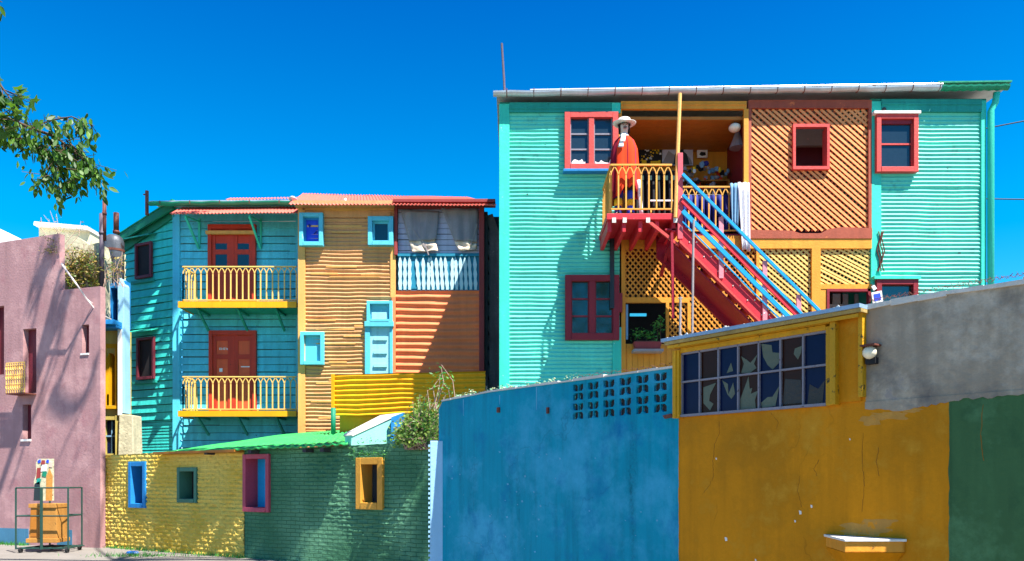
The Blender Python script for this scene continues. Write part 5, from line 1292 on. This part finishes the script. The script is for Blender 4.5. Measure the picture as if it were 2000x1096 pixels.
# glass shards / barbed wire
m = MB(FW); random.seed(33)
def topz(u): 
    L_ = tl[1:-1]+tr_ if 0 else None
for seg_ in ((tl[1:-1], 120, .025), (tr_, 40, .022)):
    P2, n_, hh = seg_
    for _ in range(n_):
        u = random.uniform(P2[0][0], P2[-1][0])
        for (a, za), (b, zb_) in zip(P2, P2[1:]):
            if a <= u <= b: z = za+(zb_-za)*(u-a)/(b-a)
        s_ = random.uniform(.4,1.3)*hh; dd = random.uniform(-.14,0)
        m.prism([(u-s_*.35,z+.01),(u+s_*.35,z+.01),(u+random.uniform(-.3,.3)*s_,z+.02+s_)], dd, dd+.005)
tag(m.build('glass_shard', M['glass'], W), None, None, kind='stuff')
def barbed(name, P2, lab, y=.05, n=60):
    m = MB(FW); pts = []
    tot = P2[-1][0]-P2[0][0]
    for i in range(n*3):
        u = P2[0][0]+tot*i/(n*3-1)
        for (a, za), (b, zb_) in zip(P2, P2[1:]):
            if a-1e-6 <= u <= b+1e-6: z = za+(zb_-za)*(u-a)/(b-a)
        pts.append(FW.pt(u, -.07+.01*sin(i), z+y+.012*sin(i*.9)))
    m.tube(pts, .002, 4)
    for p in pts[1::3]:
        p = Vector(p)
        for _ in range(2): dv = Vector((random.uniform(-1,1), random.uniform(-1,1), random.uniform(-.2,1))).normalized()*.02; m.bar(p-dv, p+dv, .002, .002)
    tag(m.build(name, M['rust']), lab, 'barbed wire')
barbed('barbed_wire', tr_[:3], 'barbed wire strand along the top of the grey render wall', .07)
barbed('barbed_wire', tl[3:5], 'barbed wire strand over the pierced blue blocks', .06, 26)
# window assembly in the wall
wn = thing('wall_window', 'long glazed window with broken blue and brown panes set in a yellow frame on the wall', 'window', FW.pt(U(1500),0,1.9)) if 0 else None
uL, uR = U(1334), U(1618)
Zt, Zb, Zm = Zf(1476,668), Zf(1476,800), Zf(1476,730)
m = MB(FW); m.box(U(1321), uL, Zb-.03, Zt+.03, -.05, .07); m.box(U(1326), U(1329), Zb-.03, Zt+.03, .07, .085)
m.box(uR, U(1628), Zb-.02, Zt+.03, -.05, .05); m.box(U(1630), U(1641), Zb-.02, Zt+.10, -.05, .09); m.box(U(1683), U(1692), Zb+.03, Zt+.13, -.05, .07)
m.box(uL, uR, Zt, Zt+.05, -.04, .05); m.box(U(1321), U(1641), Zt+.052, Zt+.09, -.05, .08)
wf = m.build('window', M['olive_yel'], W, bevel=.004, label='yellow framed long window with broken coloured panes')
m = MB(FW).box(U(1641), U(1683), Zb, Zt+.12, -.02, .02); m.build('side_panel', M['ochwall'], wf)
m = MB(FW); du = (uR-uL)/7; bars = MB(FW); bars.box(uL, uR, Zb-.02, Zb+.005, .0, .05); bars.box(uL, uR, Zt-.02, Zt, .0, .03); bars.box(uL, uR, Zm-.009, Zm+.009, .0, .035)
for i in range(8): u = uL+du*i; bars.box(u-.008, u+.008, Zb, Zt, .001, .03)
bars.build('muntin', M['muntin'], wf)
cols = 'bnbnbnb'; random.seed(8)
for i in range(7):
    for j in range(2):
        a, b = uL+du*i, uL+du*(i+1); z0, z1 = (Zb, Zm) if j == 0 else (Zm, Zt)
        MB(FW).box(a+.004, b-.004, z0, z1, -.012+.0005*((i+j)%3), .0).build('pane', M['glassblue'] if cols[i] == 'b' else M['glassbrown'], wf)
        BROKE = {(3,1):[(.05,.05),(.2,.35),(.05,.62),(.4,.45),(.55,.35),(.95,.62),(.75,.3),(.88,.15),(.5,.0)], (4,1):[(.02,.95),(.55,.85),(.6,.6),(.97,.55),(.97,.25),(.6,.03),(.35,.2),(.12,.5)],
          (3,0):[(.0,.3),(.45,.97),(.52,.6),(.65,.62),(.58,.45),(.97,.52),(.8,.25),(.85,.0),(.0,.0)], (1,0):[(.1,.8),(.85,.9),(.5,.55),(.45,.35),(.7,.25),(.5,.05),(.1,.3)], (4,0):[(.0,.15),(.35,.3),(.6,.3),(.95,.6),(.85,.3),(.75,.02),(.05,.0)],
          (2,0):[(.1,.95),(.42,.82),(.45,.5),(.72,.85),(.82,.5),(.62,.35),(.4,.5)], (5,1):[(.6,.62),(.95,.68),(.9,.45),(.75,.25),(.55,.45)], (2,1):[(.35,.1),(.6,.45),(.72,.15)], (6,0):[(.1,.0),(.2,.55),(.6,.4),(.9,.62),(.8,.0)], (5,0):[(.0,.05),(.12,.78),(.9,.7),(.97,.05)]}
        if (i, j) in BROKE:
            pts = [(a+.012+(b-a-.024)*x_, z0+.012+(z1-z0-.024)*y_) for x_, y_ in BROKE[(i, j)]]
            MB(FW).prism(pts, .0008, .004).build('broken_area', M['glasslight'] if (i, j) not in ((5,0),(6,0)) else M['glassdim'], wf)
# sloping canopy over the window
zc = Zf(1500,636)
m = MB(FW).box(U(1310), U(1697), zc-.015, zc+.02, -.2, .17); cn = m.build('window_canopy', M['zincblue'], W)
m = MB(FW).box(U(1314), U(1697), zc-.05, zc-.017, -.1, .145); m.build('canopy_board', M['layer'], cn)
m = MB(FW).box(U(1318), U(1696), Zt+.092, zc-.052, -.1, .11); m.box(U(1318), U(1690), zc-.09, zc-.06, .11, .13); m.build('canopy_fascia', M['olive_yel'], cn)
m = MB(FW); random.seed(6)
for _ in range(60): u = random.uniform(U(1312), U(1690)); s_ = random.uniform(.01,.035); d_ = random.uniform(-.15,.15); m.prism([(u-s_,zc+.018),(u+s_,zc+.018),(u+s_*.3,zc+.02+s_*.8)], d_, d_+.01)
tag(m.build('debris', M['cap'], cn), None, None, kind='stuff')
# shelf
def xy_on(px, d=0): u = U(px); p = FW.pt(u, d, 0); return p[0], p[1]
def wp(x, y): return x, y
sA = Vector(xy_on(1613)); sB = Vector(xy_on(1768)); 
yF = sB.y-.02; xl = (1650-CX)/F0*yF; xr = (1764-CX)/F0*yF
zt_ = EYE+(HY-1053)/F0*yF; 
m = MB(); base = [(sA.x, sA.y), (xl, yF), (xr, yF), (sB.x, sB.y)]
def pr_(m, ps, z0, z1): n = len(ps); m.add([(x,y,z0) for x, y in ps]+[(x,y,z1) for x, y in ps], [tuple(range(n-1,-1,-1)), tuple(range(n, 2*n))]+[(i,(i+1)%n,(i+1)%n+n,i+n) for i in range(n)])
t = thing('wall_shelf', 'small ochre plastered shelf with a white top projecting low from the ochre wall', 'shelf', (xl, yF+.1, zt_-.3))
pr_(m, base, zt_-.115, zt_-.022); m.build('slab', M['ochre'], t, bevel=.008)
m = MB(); pr_(m, [(sA.x-.02,sA.y),(xl-.01,yF-.02),(xr+.02,yF-.02),(sB.x+.01,sB.y)], zt_-.021, zt_); m.build('white_top', M['white'], t, bevel=.004)
m = MB(); n = 4; k_ = [(x*.72+sB.x*.28*0+(sA.x+sB.x)/2*.28, y*.72+(sA.y+sB.y)/2*.28+.0) for x, y in base]; m.add([(x,y,zt_-.116) for x, y in base]+[(x+.02,y+.06,zt_-.30) for x, y in k_], [(0,1,2,3),(7,6,5,4)]+[(i+4,(i+1)%4+4,(i+1)%4,i) for i in range(4)]); m.build('corbel', M['ochwall'], t)
# bulkhead lamp
t = thing('wall_lamp', 'small cream bulkhead lamp with a dark cap on the grey render beside the yellow frame', 'lamp', FW.pt(U(1704),0,Zf(1704,690)))
u_, z_ = U(1705), Zf(1705,690); c = FW.pt(u_, .06, z_); m = MB().ball(c, .06, .06, .058, 14); m.sm = True; m.build('globe', M['lampw'], t)
MB(FW).box(u_-.055, u_+.075, z_+.052, z_+.066, 0, .13).build('cap', M['rust'], t); MB(FW).box(u_-.04, u_+.05, z_-.1, z_-.045, 0, .06).build('base', M['black'], t)
# paint drips / chips built as thin patches on the ochre wall
m = MB(FW)
for x, y, s_ in ((1563,1001,4),(1585,989,3),(1553,1018,2.4),(1418,1053,4),(1399,896,2),(1476,1094,2.5),(1660,858,2)):
    m.pxprism([(x-s_*.6,y-s_),(x+s_*.5,y-s_*.7),(x+s_*.7,y+s_*.8),(x-s_*.3,y+s_)], .0, .003)
m.build('bare_plaster_chip', M['white'], oc)
m = MB(FW); random.seed(19)
for P_ in (((1404,822),(1406,846),(1396,866),(1392,902),(1394,930),(1386,948),(1372,966)),((1686,846),(1684,892),(1688,950),(1684,1000)),((1716,874),(1712,902),(1717,930)),((1505,806),(1520,824),(1516,838)),((1562,930),(1558,960),(1566,990)),((1920,790),(1916,850),(1921,900)),((1600,898),(1590,915),(1596,930))):
    for (xa_, ya_), (xb_, yb_) in zip(P_, P_[1:]):
        n_ = 4
        for k in range(n_):
            f0, f1 = k/n_, (k+1)/n_; p_ = [FW.uz(xa_+(xb_-xa_)*f+random.uniform(-1,1), ya_+(yb_-ya_)*f) for f in (f0, f1)]; w_ = random.uniform(.001,.003)
            m.prism([(p_[0][0]-w_,p_[0][1]),(p_[0][0]+w_,p_[0][1]),(p_[1][0]+w_,p_[1][1]),(p_[1][0]-w_,p_[1][1])], .0, .0015)
m.build('plaster_crack', M['crackc'], oc)
m = MB(FW)
for cx_, cy_, sx_2, sy_ in ((1740,812,44,10),(1775,800,30,8),(1700,822,22,12),(1690,1034,60,14),(1715,1020,40,8)):
    pts = []
    for k in range(22): t_ = 2*pi*k/22; rr = random.uniform(.6,1.1); pts.append((cx_+sx_2*rr*cos(t_), cy_+sy_*rr*sin(t_)))
    m.pxprism(pts, .0, .0012+.0004*random.random())
m.build('rubbed_paint_patch', M['rubbed'], oc)

# ================================================================ VEGETATION
def bush(name, label, cat, base, sprays, leafm, stemm, seed, ls=(.02,.05), lpn=26):
    random.seed(seed); t = thing(name, label, cat, base); st = MB(); lf = MB()
    for (tx, ty, tz) in sprays:
        b = Vector(base)+Vector((random.uniform(-.25,.25), random.uniform(-.1,.1), 0)); e = Vector((tx,ty,tz)); mid = (b+e)/2+Vector((random.uniform(-.15,.15), random.uniform(-.1,.1), .1))
        pts = [b+(mid-b)*k/3 for k in range(3)]+[mid+(e-mid)*k/3 for k in range(4)]; st.tube(pts, .009, 5, .004)
        for _ in range(lpn):
            a = random.uniform(.25, 1)**.6; p = pts[min(6, int(a*6))]; leaf(lf, p+Vector((random.gauss(0,.07), random.gauss(0,.06), random.gauss(0,.07))), random.uniform(*ls))
    st.build('stems', stemm, t); lf.build('leaves', leafm, t); return t
random.seed(50)
Yb = 13.0
sp = []
for _ in range(74):
    x = random.uniform(770, 856); yt = 862-random.uniform(0, 1)*(95 if x > 795 else 45)*min(1, (860-x)/14+.4); sp.append(at(x, yt, Yb+random.uniform(-.4,.6)))
bush('straggly_bush', 'straggly half dry bush growing at the left end of the blue wall', 'bush', at(815,878,Yb), sp, M['weed'], M['twig'], 51, (.025,.055), 34)
sp = [at(858+random.uniform(-4,4)+ (y-712)*.08, y, 12.8) for y in (712,718,722,730,738,745,752,765,775)]
bush('leafy_shoot', 'tall green leafy shoot standing above the blue wall end', 'plant', at(864,800,12.8), sp, M['grn'], M['twig'], 52, (.02,.045), 12)
random.seed(60); sp = [at(random.uniform(122,196), random.uniform(470,560), 19.4+random.uniform(-.2,.1)) for _ in range(200)]
bush('climber', 'dense sprawling climber with yellow green leaves on the stone wall', 'climber', at(160,575,19.35), sp, M['ivy'], M['twig'], 61, (.025,.06), 16)
random.seed(62); sp = [at(random.uniform(218,240), random.uniform(480,545), 19.4) for _ in range(14)]
bush('climber', 'small yellow green creeper against the turquoise gable edge', 'climber', at(222,560,19.3), sp, M['ivy'], M['twig'], 63, (.025,.05), 14)
random.seed(64); sp = [at(random.uniform(76,112), random.uniform(458,500), 17.75) for _ in range(16)]+[at(x, y, 18.8) for x, y in ((85,420),(98,412),(80,425),(110,418),(158,432),(165,440),(130,440),(140,452))]
bush('thin_creeper', 'thin bare creeper with sparse leaves reaching above the pink roof', 'climber', at(118,500,18.2), sp, M['ivy'], M['twig'], 65, (.02,.04), 5)
m = MB().tube([at(120,515,17.2), at(150,556,17.2), at(170,585,17.4), at(192,612,17.6), at(217,624,18.2)], .022, 6, .012); m.tube([at(170,585,17.4), at(180,592,17.5), at(196,600,17.9)], .015, 5, .006)
tag(m.build('dead_branch', M['ash']), 'bleached bare branch leaning across the pink wall to the blue ledge', 'branch')
# wall-top plants
random.seed(70)
spots = []
for i in range(26):
    x = 880+random.random()*240; spots.append(x)
m = MB()
for x in spots:
    u = U(x); zt_u = None
    for (a, za), (b, zb_) in zip(tl, tl[1:]):
        if a <= u <= b: zt_u = za+(zb_-za)*(u-a)/(b-a)
    p = FW.pt(u, -.08, zt_u+.02)
    for _ in range(9): leaf(m, (p[0]+random.gauss(0,.03), p[1]+random.gauss(0,.03), p[2]+abs(random.gauss(0,.035))), random.uniform(.012,.03))
tag(m.build('wall_top_weeds', M['suc']), 'low succulents and weeds growing along the top of the blue wall', 'weeds', kind='stuff')
m = MB()
for _ in range(120):
    x = random.uniform(690, 838); p = OB.pt(OB.U(x), -.1, OB.uz(x, 866-(x-690)*.05)[1])
    leaf(m, (p[0], p[1]+random.gauss(0,.06), p[2]+abs(random.gauss(0,.04))), random.uniform(.012,.03))
for _ in range(160):
    x = random.uniform(684, 760); p = OB.pt(OB.U(x), .03, OB.uz(x, 888+random.gauss(0,6))[1]); leaf(m, p, random.uniform(.01,.03))
tag(m.build('brick_top_weeds', M['grn']), 'small green weeds on the green brick wall above the ochre window', 'weeds', kind='stuff')
m = MB()
for _ in range(900):
    s_ = random.random()
    if s_ < .45: x = random.uniform(190, 480); p = Vector(OB.pt(OB.U(x), abs(random.gauss(0,.07)), .02))
    elif s_ < .75: x = random.uniform(-20, 60); p = Vector(PK.pt(PK.U(x), abs(random.gauss(0,.1)), .02))
    else: p = Vector((random.gauss(-7.6,.5), random.gauss(15.6,.12), .02))
    h_ = random.uniform(.03,.12); a = random.uniform(0, 6.28); q_ = p+Vector((cos(a)*.05, sin(a)*.05, h_)); m.add([p+Vector((-.008,0,0)), p+Vector((.008,0,0)), q_], [(0,1,2)])
tag(m.build('pavement_weeds', M['grn']), 'grass tufts at the foot of the pink and yellow walls', 'grass', kind='stuff')
p = Vector((-7.9,16.0,.03)); m = MB(); m.loft([[(p.x+r_*1.6*cos(2*pi*k/9)+.02*sin(k*2.1), p.y+r_*sin(2*pi*k/9), p.z+z_+.01*sin(k*3)) for k in range(9)] for r_, z_ in ((.05,0),(.075,.02),(.06,.05),(.02,.06))]); tag(m.build('crumpled_wrapper', M['litter']), 'crumpled blue plastic litter on the pavement by the yellow brick wall', 'litter')

# ---- plane tree: trunk out of frame at the left, one limb reaching into the picture, high crown
t = thing('plane_tree', 'leafy plane tree whose drooping branches enter the picture at the upper left', 'tree', (-9.6,9.2,0))
random.seed(90)
m = MB().tube([(-9.6,9.2,0),(-9.5,9.3,2.5),(-9.3,9.5,5),(-9.2,9.9,7.5),(-8.8,10.6,10)], .24, 12, .13); m.sm = True; m.build('trunk', M['bark'], t)
limb = MB(); lf = MB()
def leaf2(m, p, s_):
    r = random; a = Vector((r.gauss(.15,.5), r.gauss(0,.4), -1+r.gauss(0,.35))).normalized(); a.x += 0; n = Vector((r.uniform(-1,1), r.uniform(-1,.2), r.uniform(-.4,.6))).normalized(); b = a.cross(n).normalized(); p = Vector(p)
    m.add([p, p+a*s_*.5+b*s_*.36+n*.1*s_, p+a*s_*1.1+b*s_*.3, p+a*s_*1.7, p+a*s_*1.1-b*s_*.3, p+a*s_*.5-b*s_*.36+n*.1*s_], [(0,1,2,3),(0,3,4,5)])
def spray(path, r0, n, sc, star=True, dens=1.):
    path = [Vector(p) for p in path]; limb.tube(path, r0, 6, r0*.3)
    for _ in range(n):
        k = random.uniform(.15, len(path)-1.001); i = int(k); p = path[i]+(path[i+1]-path[i])*(k-i)
        dv = Vector((random.uniform(-1,1), random.uniform(-.8,.8), random.uniform(-1.,.25))); dv *= random.uniform(.15,.42)/max(.3, dv.length)*dens
        e = p+dv; limb.tube([p, e], .005, 3, .003, False)
        for _ in range(5):
            a = random.uniform(.35,1.1); 
            pp = p+dv*a+Vector((random.gauss(0,.03), random.gauss(0,.04), random.gauss(0,.03)-.02)); sz_ = random.uniform(.6,1.1)*sc
            if star: leaf2(lf, pp, sz_)
            else: leaf(lf, pp, sz_, star=True)
Yt = 9.0
base = Vector((-9.3,9.5,6.0))
spray([base, at(-60,170,Yt), at(0,225,Yt), at(60,250,Yt), at(110,268,Yt), at(150,300,Yt), at(172,318,Yt)], .03, 60, .08, dens=.95)
spray([at(60,250,Yt), at(100,235,Yt), at(140,228,Yt), at(165,238,Yt), at(184,246,Yt)], .01, 26, .068, dens=.6)
spray([at(90,260,Yt), at(105,290,Yt), at(115,340,Yt), at(132,385,Yt)], .01, 30, .072, dens=.75)
spray([at(0,225,Yt), at(25,260,Yt), at(70,285,Yt)], .012, 26, .072, dens=.8)
spray([at(130,275,Yt), at(160,300,Yt), at(172,340,Yt)], .01, 32, .072, dens=.8)
spray([at(100,320,Yt), at(90,345,Yt), at(85,362,Yt)], .008, 12, .066, dens=.6)
Yn = 6.6
spray([(-5.8,7.2,5.2), at(-50,130,Yn), at(0,165,Yn), at(22,195,Yn), at(40,250,Yn)], .016, 34, .085, False, dens=.6)
spray([(-5.8,7.2,5.8), at(-40,-10,Yn), at(4,4,Yn)], .012, 10, .06, dens=.3)
limb.build('limb', M['bark'], t); lf.build('foliage', M['leaf'], t)
# unseen high crown: gappy leaf clumps and limbs added to shade the walls
cr_ = MB(); lb2 = MB(); SD = Vector((.42,-.42,1))
def shade_clump(c, rad, n, root, lsz=(.06,.13)):
    c = Vector(c); root = Vector(root); lb2.tube([root, (root+c)/2+Vector((0,0,.4)), c], .045, 6, .02)
    for _ in range(8):
        d_ = Vector((random.gauss(0,rad*.6), random.gauss(0,rad*.6), random.gauss(0,rad*.5))); e = c+d_; lb2.tube([c, e], .015, 4, .005)
        for _ in range(n//8): leaf(cr_, e+Vector((random.gauss(0,rad*.33), random.gauss(0,rad*.33), random.gauss(0,rad*.3))), random.uniform(*lsz))
fk = Vector((-7.6,14.0,12.6)); lb2.tube([(-8.8,10.6,10), (-8.3,12,11.4), fk], .12, 8, .08)
for px_, py_ in ((262,480),(300,470),(262,560),(262,640),(268,720),(340,600)):
    u_, z_ = GB.uz(px_, py_); shade_clump(Vector(GB.pt(u_, 0, z_))+SD*random.uniform(10.8,12.4), .22, 100, fk)
for ptl, r_, s_ in ((((80,480),(62,560),(48,620)), .035, 11), (((140,560),(108,680),(70,800),(22,950)), .045, 11.5), (((128,600),(112,700),(80,790),(30,880)), .03, 11.2), (((150,650),(105,780)), .055, 10.8),
        (((100,770),(112,788),(130,800),(150,796),(165,775),(180,740),(188,700)), .085, 11), (((186,745),(160,800),(130,860),(98,935)), .022, 11.3), (((197,800),(178,852)), .02, 11), (((155,870),(143,915)), .018, 11), (((60,700),(30,800),(0,860)), .03, 11), (((100,500),(72,600)), .03, 10.6)):
    pts = []
    for px_, py_ in ptl: u_, z_ = PK.uz(px_, py_); pts.append(Vector(PK.pt(u_, 0, z_))+SD*s_)
    lb2.tube(pts, r_, 6, r_*.6)
for px_, py_ in ((95,500),(85,540),(112,620),(100,650)):
    u_, z_ = PK.uz(px_, py_); shade_clump(Vector(PK.pt(u_, 0, z_))+SD*random.uniform(11,12), .14, 32, fk)
fk2 = Vector((-2.5,9.6,12.2)); lb2.tube([(-8.8,10.6,10), (-6,10.2,11.8), fk2], .12, 8, .07)  # long unseen limb, added to carry the clumps shading the brick walls
for px_, py_ in ((215,900),(320,900),(345,930),(375,905),(410,935),(440,920),(458,975),(425,890),
                 (500,910),(515,950),(505,1000),(548,905),(556,950),(560,1000),(598,930),(600,985),(640,900),(622,940),(580,1040),(530,1050),(822,990),(826,1060)):
    u_, z_ = OB.uz(px_, py_); shade_clump(Vector(OB.pt(u_, 0, z_))+SD*random.uniform(10,12), .2, 90, fk2)
cr_.build('crown', M['leafp'], t); lb2.build('shade_limb', M['bark'], t)
# tree on the far side of the street, behind the camera: the windows mirror it
t = thing('street_tree', 'broad green street tree on the other side of the street', 'tree', (3,-10,0))
m = MB().tube([(3,-10,0),(3.1,-10,2),(3,-10,6)], .22, 10, .15); m.sm = True; m.build('trunk', M['bark'], t)
m = MB(); random.seed(77)
for _ in range(90):
    c = Vector((random.gauss(3.4,3.4), random.gauss(-10.5,1.2), random.uniform(4.5,13)))
    for _ in range(60): leaf(m, c+Vector((random.gauss(0,.5), random.gauss(0,.5), random.gauss(0,.4))), random.uniform(.12,.26))
m.build('crown', M['leafp'], t)
